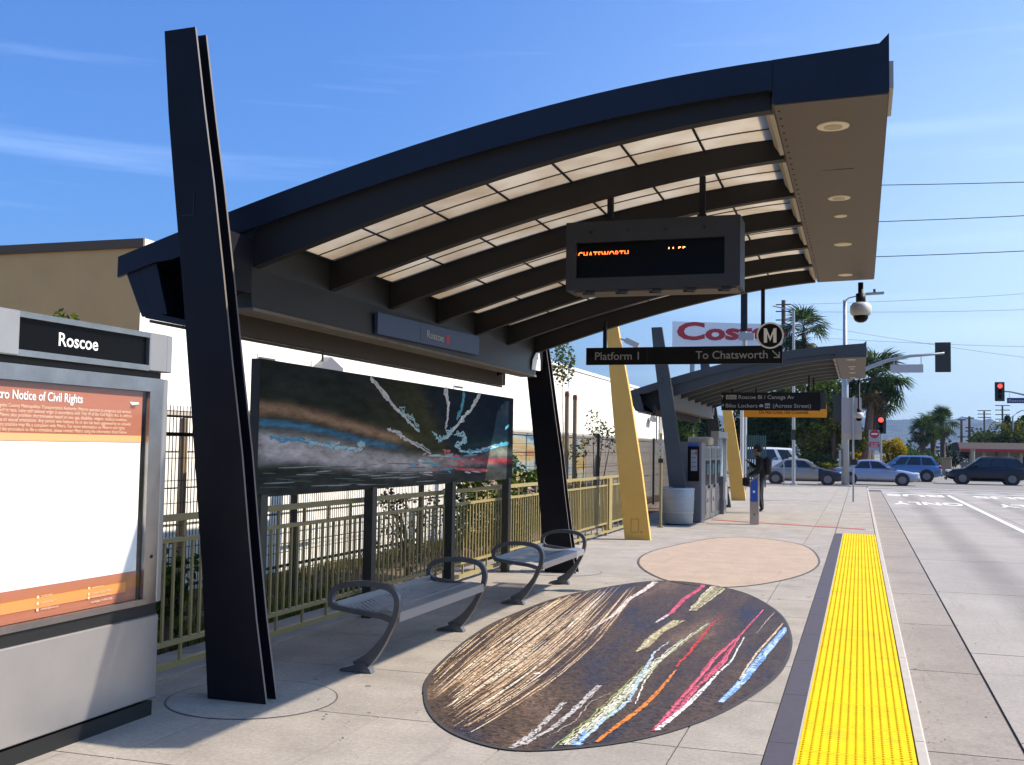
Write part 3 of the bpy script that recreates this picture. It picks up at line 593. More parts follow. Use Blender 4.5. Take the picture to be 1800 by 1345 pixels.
def make_canopy():
    c = thing('bus_station_canopy', 'dark curved station canopy with ribbed translucent roof nearest the camera', 'bus shelter', (-3.7, 6.0, 0), 'curved canopies along the platform')
    # twin-plate leaning columns
    for (yc, gap) in ((5.96, .14), (13.56, .20)):
        for k, y in enumerate((yc, yc + gap)):
            mb = MB(); dx = -.012 * k; mb.strip([(a + dx, z) for a, z in COLR], [(a + dx, z) for a, z in COLL], 'y', y, y + .018); pl = mb.build('column_plate', ['dark', 'sunlit_edge'], c)
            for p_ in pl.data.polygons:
                if abs(p_.normal.y) < .5 and p_.normal.x > .3: p_.material_index = 1  # only the sun-facing rim takes the painted bright line
            if k == 0 and yc < 7:
                e = MB(); x0, z0 = -4.115, 3.07
                for (a, b, cc, d) in ((x0, x0+.008, z0-.0, z0+.16), (x0-.09, x0, z0-.0, z0+.008)): e.box(a, b, y - .004, y - .001, cc, d)
                e.build('access_hatch', 'blk', pl)
        mb = MB(); mb.strip([(a * .5 + b * .5, z) for (a, z), (b, _) in zip(COLR, COLL)], [(b + .03, z) for (b, z) in COLL], 'y', yc + .0185, yc + gap - .0005); mb.build('column_web', 'blk', c)
    for y in (Y0 - .004, Y1 - .03):
        pts_ = [at(222, 478, 6.42), at(250, 557, 6.42), at(294, 552, 6.42), at(275, 462, 6.42)]
        mb = MB(); mb.prism([(p.x, p.z) for p in pts_], 'y', y, y + .02); mb.build('end_cap', 'fascia', c)
    # stubs tying columns to the roof girder
    for a, b in ((6.12, Y0), (Y1, 13.56)):
        mb = MB(); mb.box(-4.12, -3.95, a, b + .002, 2.62, 3.0); mb.build('bracket', 'dark', c)
    # ribs and edge fascias
    n = 30
    for k in range(7):
        y = Y0 + .03 + (Y1 - Y0 - .14) / 6 * k; xs = lin(-3.96, -.50, n)
        mb = MB(); mb.strip([(x, TZ(x) - .10) for x in xs], [(x, BZf(x)) for x in xs], 'y', y, y + .085); mb.build('roof_rib', 'rib', c)
    for y in (Y0 - .03, Y1 + .0):
        xs = lin(-5.02, -.487, n); mb = MB(); mb.strip([(x, TZ(x) + .012) for x in xs], [(x, TZ(x) - .165 + (.03 if x < -4.6 else 0)) for x in xs], 'y', y, y + .028); mb.build('edge_fascia', 'fascia', c)
    xs = lin(-5.0, -3.90, 8); mb = MB(); mb.strip([(x, TZ(x)) for x in xs], [(x, TZ(x) - .06) for x in xs], 'y', Y0, Y1 - .001); mb.build('roof_deck', 'fascia', c)
    mb = MB(); mb.box(-3.955, -3.928, Y0 + .001, Y1 - .002, TZ(-3.92) - .21, TZ(-3.92) - .05); mb.box(-.566, -.4875, Y0 + .001, Y1 - .002, TZ(-.55) - .112, TZ(-.55) - .06); mb.build('roof_flashing', 'fascia', c)
    # translucent glazing, panel by panel
    bay = (Y1 - Y0 - .14) / 6; seg = lin(-3.925, -.56, 7)
    for k in range(6):
        y0 = Y0 + .03 + bay * k + .087; y1 = y0 + bay - .087 - .004; ym = (y0 + y1) / 2
        for j in range(7):
            xs = lin(seg[j] + .006, seg[j+1] - .006, 3); mb = MB(); mb.strip([(x, TP(x)) for x in xs], [(x, TP(x) - .006) for x in xs], 'y', y0, y1); mb.build('glazing_panel', 'panel', c)
        fr = MB()
        for j in range(8): x = seg[j]; fr.bar((x, y0, TP(x) - .011), (x, y1, TP(x) - .011), .016, .009, up=(0, 0, 1))
        fr.build('glazing_bar', 'rib', c)
        xs = lin(seg[0], seg[-1], 18); fr = MB(); fr.strip([(x, TP(x) - .0065) for x in xs], [(x, TP(x) - .0135) for x in xs], 'y', y0 + .74 * (y1 - y0) - .006, y0 + .74 * (y1 - y0) + .006); fr.strip([(x, TP(x) - .0065) for x in xs], [(x, TP(x) - .0135) for x in xs], 'y', y0 + .42 * (y1 - y0) - .006, y0 + .42 * (y1 - y0) + .006); fr.build('glazing_seam', mat('seam', (.12, .095, .065), .8), c)
        e = MB(); e.prism([(-.556, 3.70), (-.50, 3.75), (-.488, 3.635), (-.515, 3.632), (-.53, 3.66)], 'y', y0 + .05, y1 - .05); e.build('glazing_end_trim', mat('trim_cream', (.50, .44, .36), .6), c)
    # light box along the front edge
    mb = MB(); mb.prism([(-.485, 3.640), (.165, 3.655), (.165, 4.0), (.112, 3.945), (-.487, 3.905)], 'y', Y0 - .02, Y1 + .03); mb.build('front_fascia_box', 'fascia', c)
    mb = MB(); mb.prism([(-.475, 3.632), (.158, 3.647), (.158, 3.6545), (-.475, 3.6395)], 'y', Y0 - .01, Y1 + .02); sf = mb.build('soffit_panel', 'soffit', c)
    zz = lambda x: 3.632 + (x + .475) * .0237
    for (y, r, lens) in ((6.93, .10, .055), (8.93, .088, .05), (9.62, .055, .0), (10.95, .085, .0), (12.85, .082, .0)):
        mb = MB(); mb.lathe([(r, 0), (r * .98, -.006), (r * .80, -.009)], -.155, y, 28, cz=zz(-.155)); dl = mb.build('downlight_trim', 'ringcream', c)
        if lens: mb = MB(); mb.lathe([(lens, -.008), (lens, -.012)], -.155, y, 20, cz=zz(-.155)); mb.build('downlight_lens', 'lens', dl)
    mb = MB()
    for i in range(44):
        y = Y0 + .1 + i * .155; mb.lathe([(.008, 0), (.006, -.005)], -.455, y, 6, cz=zz(-.455) - .0003)
    for i in range(26):
        y = Y0 + .1 + i * .26; mb.lathe([(.006, 0), (.004, -.006)], .166, y, 5, axis='x', cz=3.69)
    mb.build('soffit_screws', 'blk', c, kind='stuff')
    mb = MB(); mb.box(-.30, -.04, 8.02, 8.026, zz(-.1) - .004, zz(-.1) - .0015); mb.build('access_slot', 'blk', c)
    mb = MB(); mb.box(.1665, .19, Y0 + .05, Y0 + .6, 3.70, 3.86); mb.build('edge_box', 'offwhite', c)
    # girder under the back of the ribs
    mb = MB(); mb.prism([(-3.94, 2.53), (-4.12, 2.53), (-4.12, 3.06), (-3.962, 3.10), (-3.962, 2.80)], 'y', Y0 + .0, Y1 - .1); mb.build('girder', 'girder', c)
    mb = MB(); mb.box(-4.14, -3.93, Y0, Y1 - .1, 2.505, 2.527); mb.build('girder_flange', 'lip', c)
    mb = MB(); mb.prism([(-4.99, 2.86), (-4.94, 2.76), (-4.90, 2.76), (-4.79, 2.47), (-4.42, 2.40), (-4.42, 2.44), (-4.74, 2.51), (-4.86, 2.80), (-4.93, 2.88)], 'y', Y0 - .005, Y1 - .05); mb.build('rear_fascia', 'fascia', c)
    mb = MB(); mb.prism([(-4.775, 2.442), (-4.40, 2.372), (-4.40, 2.396), (-4.775, 2.464)], 'y', Y0 + .02, Y1 - .06); mb.box(-4.42, -4.36, Y0 + .05, Y1 - .06, 2.40, 2.60); mb.build('rear_soffit', 'soffit_brown', c)
    for y in (Y0 + .35, Y1 - .4):
        mb = MB(); mb.prism([(-4.86, 2.78), (-4.45, 2.46), (-4.13, 2.60), (-4.13, 3.04), (-4.6, 2.93)], 'y', y, y + .02); mb.build('rear_gusset', 'blk', c)
    return c
canopy = make_canopy()
c2 = copy_tree(canopy); c2.location = (-3.7 - .03, 6.0 + 17.75, 0)
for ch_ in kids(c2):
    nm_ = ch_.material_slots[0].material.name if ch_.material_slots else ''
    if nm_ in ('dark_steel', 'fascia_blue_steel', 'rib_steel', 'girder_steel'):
        ch_.material_slots[0].link = 'OBJECT'; ch_.material_slots[0].material = M['hazed_steel'] if nm_ != 'girder_steel' else M['hazed_girder']  # same steel as the near canopy, haze and brightness painted in
c2['label'] = 'second curved canopy farther along, above the ticket machines'

# emblem sticker at the far end of the girder
st = thing('ghost_sticker', 'small white sticker with black spots at the far end of the canopy girder', 'sticker', (-3.93, 12.9, 2.6))
P = [onx(*p, -3.925) for p in ((935, 650), (937, 632), (943, 620), (948, 619), (950, 634), (950, 652))]
mb = MB(); mb.prism([(p.y, p.z) for p in P], 'x', -3.932, -3.926); mb.build('sticker_sheet', 'white', st)
for (a, b) in ((945, 630), (946, 643)):
    p = onx(a, b, -3.925); mb = MB(); mb.lathe([(.014, -.001), (.014, .001)], p.y, p.z, 10)
    mb.v = [(-3.924 + z, x, y) for (x, y, z) in mb.v]; mb.build('spot', 'blk', st)

# the two ochre leaning fins
def fin(y, hatch, label):
    t = thing('ochre_fin_column', label, 'column', (-3.78, y, 0), 'tall ochre leaning fin columns')
    Lp = [(-4.46, 4.35), (-4.397, 3.871), (-4.277, 2.524), (-4.14, 1.2), (-4.011, .0)]; Rp = [(-4.28, 4.36), (-4.19, 3.888), (-3.93, 2.524), (-3.713, 1.203), (-3.55, .0)]
    mb = MB(); mb.strip(Rp, Lp, 'y', y, y + .12); b = mb.build('fin_body', 'ochre', t)
    if hatch:
        mb = MB(); x0, x1, z0, z1 = -3.90, -3.76, .13, .37; q = .006
        for (a, bb, cc, d) in ((x0, x1, z0, z0+q), (x0, x1, z1-q, z1), (x0, x0+q, z0, z1), (x1-q, x1, z0, z1)): mb.box(a, bb, y - .003, y - .0005, cc, d)
        mb.build('access_hatch', mat('ochre_line', (.30, .15, .04), .7), b)
        mb = MB(); mb.lathe([(.012, 0), (.01, -.006)], -3.71, y - .0005, 8, axis='y', cz=.14); mb.build('bolt', 'blk', b)
    return t
fin(19.14, True, 'tall ochre leaning fin column between the two canopies, nearer the camera')
fin(36.0, False, 'ochre leaning fin column beyond the ticket machines, farther away')
# ------------------------------------------------------------------ hanging signs
# LED display between ribs 2 and 3
led = thing('led_display', 'large hanging grey display box with orange dot text under the canopy', 'display sign', (-1.51, 8.15, 2.83))
mb = MB()
# open-front case: frame of boxes around the recessed screen
x0, x1, z0, z1, yf, yb = -2.185, -.845, 2.83, 3.365, 8.10, 8.44
sx0, sx1, sz0, sz1 = -2.105, -.96, 2.925, 3.205
for b in ((x0, x1, yf, yb, sz1, z1), (x0, x1, yf, yb, z0, sz0), (x0, sx0, yf, yb, sz0, sz1), (sx1, x1, yf, yb, sz0, sz1), (sx0, sx1, yf + .06, yb, sz0, sz1)): mb.box(*b)
mb.build('case', 'case', led)
mb = MB(); mb.box(sx0 + .001, sx1 - .001, yf + .045, yf + .059, sz0 + .001, sz1 - .001); scr = mb.build('screen', 'black_gloss', led)
text('CHATSWORTH', scr, 'led', (-2.10, yf + .043, 3.085), BX, BZ, .075, width=.40, bold=.006, keep=.026, name='led_text', ex=.0005, sp=1.1)
text('11:55', scr, 'led_hot', (-1.40, yf + .043, 3.10), BX, BZ, .07, width=.13, bold=.006, keep=.034, name='led_text', ex=.0005, sp=1.1)
mb = MB(); mb.box(x0 + .06, x1 - .03, yf + .03, yb - .03, 2.816, 2.829); mb.build('underside_trim', 'soffit', led)
for i in range(5):
    xx = -2.03 + i * .262; mb = MB(); mb.box(xx, xx + .07, yf + .01, yf + .05, 2.807, 2.8285); mb.box(xx - .03, xx + .05, yf + .05, yf + .12, 2.800, 2.8155); mb.build('hinge_clip', 'blk', led)
for xx in (-1.99, -1.70, -1.405, -1.11):
    mb = MB(); mb.lathe([(.014, 0), (.012, -.006)], xx, yf - .0005, 10, axis='y', cz=3.285); mb.build('bolt', 'blk', led)
for xx in (-1.865, -1.145):
    mb = MB(); mb.box(xx - .022, xx + .022, 8.22, 8.265, 3.3655, TZ(xx) - .13); mb.box(xx - .035, xx + .035, 8.20, 8.285, 3.366, 3.40); mb.build('hanger', 'dark', led)
# platform sign
sg = thing('platform_sign', 'long hanging black sign reading Platform 1 and To Chatsworth', 'sign', (-2.0, 12.95, 2.6))
mb = MB(); mb.box(-3.215, -.86, 12.93, 12.98, 2.635, 2.845); brd = mb.build('sign_board', 'signblk', sg)
text('Platform 1', sg, 'grey_text', (-3.11, 12.928, 2.695), BX, BZ, .135, width=.545, bold=.004)
text('To Chatsworth', sg, 'grey_text', (-1.87, 12.928, 2.695), BX, BZ, .135, width=.84, bold=.004)
mb = MB(); mb.bar((-.975, 12.926, 2.785), (-.895, 12.926, 2.705), .003, .014, up=(1, 0, 1)); mb.box(-.96, -.888, 12.925, 12.928, 2.697, 2.710); mb.box(-.902, -.889, 12.925, 12.928, 2.71, 2.768); mb.build('arrow', 'grey_text', sg)
mb = MB(); mb.box(-2.458, -2.454, 12.9285, 12.9295, 2.637, 2.843); mb.build('board_joint', 'case', brd)
for xx in (-2.985, -1.085): mb = MB(); mb.box(xx - .022, xx + .022, 12.94, 12.972, 2.8455, 3.17 if xx < -2 else 3.53); mb.build('hanger', 'dark', sg)
p = at(1354, 590, 12.94); mb = MB(); mb.lathe([(.156, 0), (.156, .012)], p.x, 12.925, 36, axis='y', cz=p.z); ds = mb.build('emblem_disc', 'white', sg)
mb = MB(); mb.lathe([(.137, 0), (.137, .003)], p.x, 12.9215, 36, axis='y', cz=p.z); mb.build('emblem_face', 'signblk', ds)
mm = MB(); s_ = .17; q = [(-.5, -.5), (-.5, .5), (-.28, .5), (0, -.12), (.28, .5), (.5, .5), (.5, -.5), (.24, -.5), (.24, .12), (0, -.42), (-.24, .12), (-.24, -.5)]
q = [(p.x + a * s_ * .85, p.z + b * s_) for a, b in q]; mm.prism(q, 'y', 12.9195, 12.921); mm.build('emblem_letter', 'white', ds)
# station name plate on the girder
np_ = thing('station_name_plate', 'blue plate reading Roscoe with a red dot on the canopy girder', 'sign', (-3.9, 9.6, 2.6))
mb = MB(); mb.prism([(8.36, 2.735), (10.93, 2.79), (10.93, 2.59), (8.36, 2.55)], 'x', -3.935, -3.905); mb.build('plate', 'blue_plate', np_)
mb = MB(); mb.box(-3.9045, -3.9035, 9.295, 9.30, 2.58, 2.75); mb.build('plate_joint', 'case', np_)
text('Roscoe', np_, 'offwhite', (-3.903, 9.45, 2.63), BY, BZ, .105, width=.42, bold=.002)
mb = MB(); mb.lathe([(.048, 0), (.048, .002)], 10.0, 2.667, 20); mb.v = [(-3.904 + z, x, y) for (x, y, z) in mb.v]; mb.build('red_dot', 'red', np_)

# dome cameras
def dome(x, y, z, rod, label):
    t = thing('dome_camera', label, 'security camera', (x, y, z), 'white dome cameras under the canopies')
    mb = MB(); mb.smooth = True; mb.lathe([(.03, .14 + rod), (.03, .19), (.055, .19), (.055, .075), (.03, .07)], x, y, 16, cz=z); mb.build('mount', 'dark', t)
    mb = MB(); mb.smooth = True; mb.lathe([(.05, .088), (.09, .080), (.118, .045), (.122, .0), (.12, -.035), (.105, -.06), (.09, -.07)], x, y, 24, cz=z); mb.build('housing', 'offwhite', t)
    mb = MB(); mb.smooth = True; mb.lathe([(.085, -.071), (.083, -.10), (.065, -.13), (.035, -.148), (.005, -.152)], x, y, 20, cz=z); mb.build('lens_bubble', 'black_gloss', t)
dome(.012, 13.2, 3.275, .18, 'white dome camera hanging from the far corner of the nearest canopy')
dome(-.03, 30.8, 2.62, .83, 'smaller white dome camera hanging on a rod from the second canopy')

# ------------------------------------------------------------------ information cabinet
KX = -3.96
k = thing('information_cabinet', 'metal cabinet headed Roscoe with an orange and white civil rights notice', 'information cabinet', (KX - .2, 4.4, 0))
ya, yb = 2.9, 5.53
mb = MB(); mb.box(KX - .36, KX - .012, ya, yb - .02, .0, .085); mb.build('plinth', 'blk', k)
mb = MB(); mb.cbox(KX - .40, KX, ya, yb, .10, .585, .006); mb.build('lower_panel', 'steel_light', k)
mb = MB(); mb.box(KX - .38, KX - .015, ya, yb - .01, .5855, .655); mb.build('recess_band', 'blk', k)
fr = MB(); y_in0, y_in1, zi0, zi1 = 3.05, 5.375, .69, 1.895
for b in ((KX - .38, KX, ya, yb, zi1, 1.975), (KX - .38, KX, ya, yb, .656, zi0), (KX - .38, KX, y_in1, yb - .035, zi0 + .0005, zi1 - .0005), (KX - .38, KX, ya, y_in0, zi0 + .0005, zi1 - .0005), (KX - .38, KX - .12, y_in0, y_in1, zi0 + .0005, zi1 - .0005)): fr.box(*b)
fr.build('display_frame', 'steel', k)
mb = MB(); mb.cbox(KX - .37, KX + .004, yb - .034, yb + .012, .657, 1.974, .006); mb.build('corner_post', 'steel_light', k)
mb = MB(); mb.lathe([(.012, 0), (.010, .004)], 5.44, .93, 12); mb.v = [(KX + z, x, y) for (x, y, z) in mb.v]; mb.build('lock', 'blk', k)
def kf(name, mt, y0, y1, z0, z1, dx, par): 
    mb = MB(); mb.box(KX - .04 + dx, KX - .037 + dx, y0, y1, z0, z1); return mb.build(name, mt, par)
po = kf('poster', 'white', y_in0 + .002, y_in1 - .025, zi0 + .002, zi1 - .002, 0, k)
kf('poster_header', 'orange', y_in0 + .003, y_in1 - .026, 1.635, zi1 - .003, .0035, po); kf('poster_band', 'orange_light', y_in0 + .003, y_in1 - .026, 1.597, 1.6345, .0035, po)
kf('poster_footer', 'orange', y_in0 + .003, y_in1 - .026, zi0 + .003, .855, .0035, po); kf('poster_footer_band', 'orange_mid', y_in0 + .003, y_in1 - .12, .745, .80, .007, po)
PX = KX - .031
text('Metro Notice of Civil Rights', po, 'white', (PX, 4.838, 1.803), BY, BZ, .066, 'RIGHT', width=.675, bold=.012, ex=.0006, name='poster_title')
body = ['The Los Angeles County Metropolitan Transportation Authority (Metro) operates its programs and services', 'without regard to race, color and national origin in accordance with Title VI of the Civil Rights Act. In addition', 'to Title VI, Metro also prohibits discrimination based on sex, age, disability, religion, medical condition,', 'marital status or sexual orientation. Any person who believes he or she has been aggrieved by an unlawful', 'discriminatory practice may file a complaint with Metro. For more information on Metro\'s civil rights', 'program and the procedure to file a complaint, please contact Metro using the information listed below.']
for i, s_ in enumerate(body): text(s_, po, 'peach_text', (PX, 4.125, 1.762 - .0235 * i), BY, BZ, .0255, width=1.10 + [.02, .03, -.01, .02, -.03, -.01][i], ex=.0005, name='poster_text')
for (yy, L_) in ((4.549, ['323.922.2000', 'California Relay 711', 'civilrights@metro.net']), (4.934, ['www.metro.net', 'Customer Relations Office', 'One Gateway Plaza, 99-PL-6', 'Los Angeles, CA 90012-2952'])):
    for i, s_ in enumerate(L_):
        z = .803 - i * (.032 if len(L_) == 3 else .031 if i < 2 else .026)
        text(s_, po, 'peach_text', (PX + .004, yy + .03, z - .006), BY, BZ, .017, ex=.0005, name='poster_text')
        if i < 3: mb = MB(); mb.box(PX + .003, PX + .004, yy, yy + .016, z - .008, z + .006); mb.build('poster_icon', 'peach_text', po)
text('Metro', po, 'brown_text', (PX + .004, 4.26, .712), BY, BZ, .022, ex=.0005, name='poster_text')
mb = MB(); mb.prism([(5.23, 1.828), (5.31, 1.828), (5.315, 1.818), (5.25, 1.812)], 'x', PX, PX + .001); mb.build('poster_mark', 'white', po)
mb = MB(); mb.prism([(5.245, 1.807), (5.285, 1.807), (5.28, 1.792), (5.24, 1.795)], 'x', PX, PX + .001); mb.build('poster_mark', 'brown_text', po)
mb = MB(); mb.box(KX - .018, KX - .014, y_in0 + .001, y_in1 - .001, zi0 + .001, zi1 - .001); mb.build('glass_pane', 'glass', k)
mb = MB(); mb.box(KX - .33, KX - .03, ya, yb - .02, 1.9755, 2.012); mb.build('recess_band', 'blk', k)
hd = MB(); hz0, hz1 = 2.012, 2.235; wz0, wz1, wy1 = 2.045, 2.205, 5.315
for b in ((KX - .36, KX + .03, ya, wy1, wz1, hz1), (KX - .36, KX + .03, ya, wy1, hz0 + .001, wz0), (KX - .36, KX, ya, wy1, wz0, wz1)): hd.box(*b)
hd.build('header_frame', 'steel', k)
mb = MB(); mb.cbox(KX - .36, KX + .033, wy1 + .0005, yb - .052, hz0 + .001, hz1 + .001, .005); mb.cbox(KX - .36, KX + .028, yb - .048, yb + .006, hz0 + .001, hz1, .005); mb.build('header_end_panel', 'steel_light', k)
mb = MB(); mb.cbox(KX - .1, KX + .033, 3.6, 4.29, hz0 + .0015, hz1 + .001, .005); mb.build('header_end_panel', 'steel_light', k)
mb = MB(); mb.box(KX + .001, KX + .006, 4.30, wy1 - .001, wz0 + .001, wz1 - .001); hp = mb.build('header_panel', 'black_gloss', k)
text('Roscoe', hp, 'white', (KX + .008, 4.583, 2.092), BY, BZ, .098, width=.304, bold=.012, ex=.001)

# ------------------------------------------------------------------ storm painting on posts
pt = thing('painted_art_panel', 'long dark stormy abstract painting with lightning streaks on posts behind the benches', 'painting', (-4.36, 10.4, 0))
for y in (7.32, 9.30, 11.38, 13.40):
    mb = MB(); mb.box(-4.42, -4.33, y - .05, y + .05, 0.0, 1.21); mb.build('post', 'rail_dark', pt)
mb = MB(); mb.box(-4.43, -4.352, 7.235, 13.57, 1.195, 2.25); pb = mb.build('panel_body', 'blk', pt)
cv = bpy.data.materials.new('storm_canvas'); cv.use_nodes = True; n = cv.node_tree.nodes; l = cv.node_tree.links; b = n['Principled BSDF']; b.inputs['Roughness'].default_value = .6; b.inputs['Specular IOR Level'].default_value = .05
a = n.new('ShaderNodeVertexColor'); a.layer_name = 'Col'; g_ = n.new('ShaderNodeNewGeometry'); mp_ = n.new('ShaderNodeMapping'); mp_.inputs['Scale'].default_value = (1, 1.2, 5); mp_.inputs['Rotation'].default_value = (R_(8), 0, 0); l.new(g_.outputs['Position'], mp_.inputs[0])
nz = n.new('ShaderNodeTexNoise'); nz.inputs['Scale'].default_value = 2.6; nz.inputs['Detail'].default_value = 9; nz.inputs['Roughness'].default_value = .65; l.new(mp_.outputs[0], nz.inputs['Vector'])
r = n.new('ShaderNodeMapRange'); r.inputs[1].default_value = .3; r.inputs[2].default_value = .7; r.inputs[3].default_value = .45; r.inputs[4].default_value = 1.55; l.new(nz.outputs[0], r.inputs[0])
v = n.new('ShaderNodeVectorMath'); v.operation = 'SCALE'; l.new(a.outputs[0], v.inputs[0]); l.new(r.outputs[0], v.inputs['Scale']); l.new(v.outputs[0], b.inputs['Base Color']); M['canvas'] = cv
cv2 = bpy.data.materials.new('storm_strokes'); cv2.use_nodes = True; n = cv2.node_tree.nodes; a = n.new('ShaderNodeVertexColor'); a.layer_name = 'Col'; cv2.node_tree.links.new(a.outputs[0], n['Principled BSDF'].inputs['Base Color']); n['Principled BSDF'].inputs['Roughness'].default_value = .6; M['strokes'] = cv2
# painted ground of the picture: colours over a grid in the panel's own plane (u along, w up)
NU, NW = 120, 40; V = []; Cc = []
def mixc(a, b, t): t = max(0, min(1, t)); return tuple(a[i] + (b[i] - a[i]) * t for i in range(3))
def sstep(a, b, x): t = max(0, min(1, (x - a) / (b - a))); return t * t * (3 - 2 * t)
from mathutils import noise as MN
def canvas_col(u, w):
    k_ = 4.0 / 3.0
    wob = .07 * MN.noise(Vector((u * 3, w * 2, 5)))
    c = mixc((.020, .030, .018), (.022, .026, .026), sstep(.55, 1, w))
    olive = sstep(.25, .55, u) * (1 - sstep(.62, .72, u + .35 * (w - .5))); c = mixc(c, (.052, .052, .018), olive * .9)
    c = mixc(c, (.003, .012, .026), sstep(.55, .66, u + .22 * (w - .5)))
    c = mixc(c, (.05, .055, .06), .35 * max(0, MN.noise(Vector((u * 5, w * 4, 9)))) * sstep(.6, .9, w))
    mid = .46 - .20 * sstep(.0, .6, u) + wob        # horizon band sinks to the right
    c = mixc(c, (.50, .31, .20), .8 * math.exp(-((w - mid - .17 + .05 * u) / .045) ** 2) * (1 - sstep(.38, .5, u)))
    c = mixc(c, (.06, .28, .50), .9 * math.exp(-((w - mid - .07) / .020) ** 2) * (1 - sstep(.36, .46, u)))
    fo = math.exp(-((w - mid + .10) / .12) ** 4) * (1 - sstep(.50, .74, u)) ; c = mixc(c, (.56, .52, .53), fo * .95)
    c = mixc(c, (.5, .42, .40), .8 * math.exp(-((w - .22) / .06) ** 2) * math.exp(-((u - .72) / .14) ** 2))
    c = mixc(c, (.40, .03, .05), .85 * math.exp(-((w - .24 + .1 * (u - .8)) / .028) ** 2) * sstep(.68, .78, u))
    c = mixc(c, (.02, .06, .06), .6 * math.exp(-((w - .40) / .09) ** 2) * sstep(.6, .75, u))
    c = mixc(c, (.32, .34, .28), .7 * math.exp(-((w - .33) / .06) ** 2) * sstep(.78, .9, u))
    c = mixc(c, (.040, .045, .042), sstep(.20, .10, w + .3 * wob) * .9 if True else 0)
    return c
for j in range(NW + 1):
    for i in range(NU + 1): V.append((-4.3505, 7.237 + 6.331 * i / NU, 1.197 + 1.051 * j / NW)); Cc.append(tuple(.85 * q for q in canvas_col(i / NU, j / NW)))
Fs = [(j*(NU+1)+i, j*(NU+1)+i+1, (j+1)*(NU+1)+i+1, (j+1)*(NU+1)+i) for j in range(NW) for i in range(NU)]
mb = MB(); mb.add(V, Fs); cvo = mb.build('canvas', 'canvas', pt, recalc=False)
ca = cvo.data.color_attributes.new('Col', 'FLOAT_COLOR', 'POINT'); arr = np.ones((len(Cc), 4)); arr[:, :3] = Cc; ca.data.foreach_set('color', arr.reshape(-1))
S = Inlay(); LG = (.62, .66, .68); CY = (.05, .33, .48); LC = (.35, .58, .66)
def zig(P, w, col, n=3, amp=6):
    w = tuple(q * .62 for q in w); amp *= 1.25; n += 1
    for k in range(n):
        Q = []
        for i in range(len(P) - 1):
            for t in (0, .2, .4, .6, .8): Q.append((P[i][0] + (P[i+1][0] - P[i][0]) * t + rnd.gauss(0, amp * .42), P[i][1] + (P[i+1][1] - P[i][1]) * t + rnd.gauss(0, amp * .42)))
        Q.append(P[-1]); S.stroke(Q, w, col, z=-4.3495, seg=2, plane=-4.3495, clip=False, rnd=.25)
zig([(655, 666), (680, 700), (705, 727), (722, 745), (737, 760)], (.06, .035, .012), LG, 2, 3)
zig([(705, 716), (708, 728), (728, 735), (738, 758)], (.02, .03, .01), LC, 2, 5)
zig([(682, 754), (700, 762), (712, 772), (735, 783), (758, 798)], (.02, .03, .01), LG, 2, 4)
zig([(783, 684), (788, 710), (787, 735), (783, 755)], (.12, .035, .012), (.68, .68, .72), 3, 2)
zig([(816, 690), (813, 715), (803, 738)], (.07, .06, .05), CY, 3, 2)
zig([(844, 694), (830, 715), (812, 738), (795, 757), (785, 770)], (.07, .035, .015), LG, 3, 3)
zig([(764, 762), (772, 774), (785, 768), (792, 752)], (.02, .04, .02), LC, 2, 5)
zig([(803, 763), (815, 762), (817, 776), (803, 783), (812, 795)], (.02, .04, .02), LC, 2, 5)
zig([(808, 793), (830, 794), (855, 789), (878, 783), (895, 779)], (.015, .025, .05), CY, 3, 3)
zig([(808, 793), (830, 796), (855, 788), (878, 784)], (.01, .02, .01), LG, 1, 3)
zig([(888, 753), (895, 748)], (.05, .05, .06), CY, 2, 1)
zig([(782, 795), (800, 805), (815, 817)], (.03, .05, .02), (.55, .10, .10), 3, 7)
zig([(785, 820), (820, 826), (856, 827)], (.02, .04, .03), (.5, .06, .09), 2, 2)
zig([(475, 770), (530, 774), (580, 785), (625, 790)], (.02, .03, .015), (.06, .30, .50), 3, 5)
zig([(540, 778), (580, 786), (600, 787), (632, 790), (638, 778), (628, 780)], (.02, .03, .02), (.40, .58, .64), 2, 6)
for k in range(26):
    x = rnd.uniform(720, 830); y = rnd.uniform(800, 832); S.stroke([(x, y), (x + rnd.uniform(5, 25), y + rnd.uniform(-5, 6))], (.01, .03, .01), rnd.choice([LG, CY, (.5, .1, .1), (.3, .45, .5), (.5, .35, .3)]), z=-4.3495, seg=3, plane=-4.3495, clip=False)
for k in range(40):
    x = rnd.uniform(455, 740); y = 832 + rnd.uniform(-14, 26) - (x - 455) * .02; S.stroke([(x, y), (x + rnd.uniform(20, 60), y + rnd.uniform(-3, 2))], (.004, .014, .004), rnd.choice([(.25, .27, .27), (.06, .10, .09), (.33, .33, .33), (.04, .06, .05)]), z=-4.3495, seg=4, plane=-4.3495, clip=False)
S.build('painted_strokes', 'strokes', pt)

# ------------------------------------------------------------------ benches
def band(pts, th, y0, y1, mb):
    n = len(pts); A = []; B = []
    for i in range(n):
        a = Vector(pts[max(i-1, 0)]); b = Vector(pts[min(i+1, n-1)]); d = (b - a).normalized(); nn = Vector((-d.y, d.x)); t = th[i] if isinstance(th, list) else th
        p = Vector(pts[i]); A.append(tuple(p + nn * t / 2)); B.append(tuple(p - nn * t / 2))
    mb.strip(A, B, 'y', y0, y1)
def spl(P, per=5):
    out = []; n = len(P)
    for i in range(n - 1):
        p0 = Vector(P[max(i-1, 0)]); p1 = Vector(P[i]); p2 = Vector(P[i+1]); p3 = Vector(P[min(i+2, n-1)])
        for j in range(per): t = j / per; out.append(tuple(.5 * ((2*p1) + (-p0 + p2) * t + (2*p0 - 5*p1 + 4*p2 - p3) * t*t + (-p0 + 3*p1 - 3*p2 + p3) * t**3)))
    out.append(tuple(P[-1])); return out
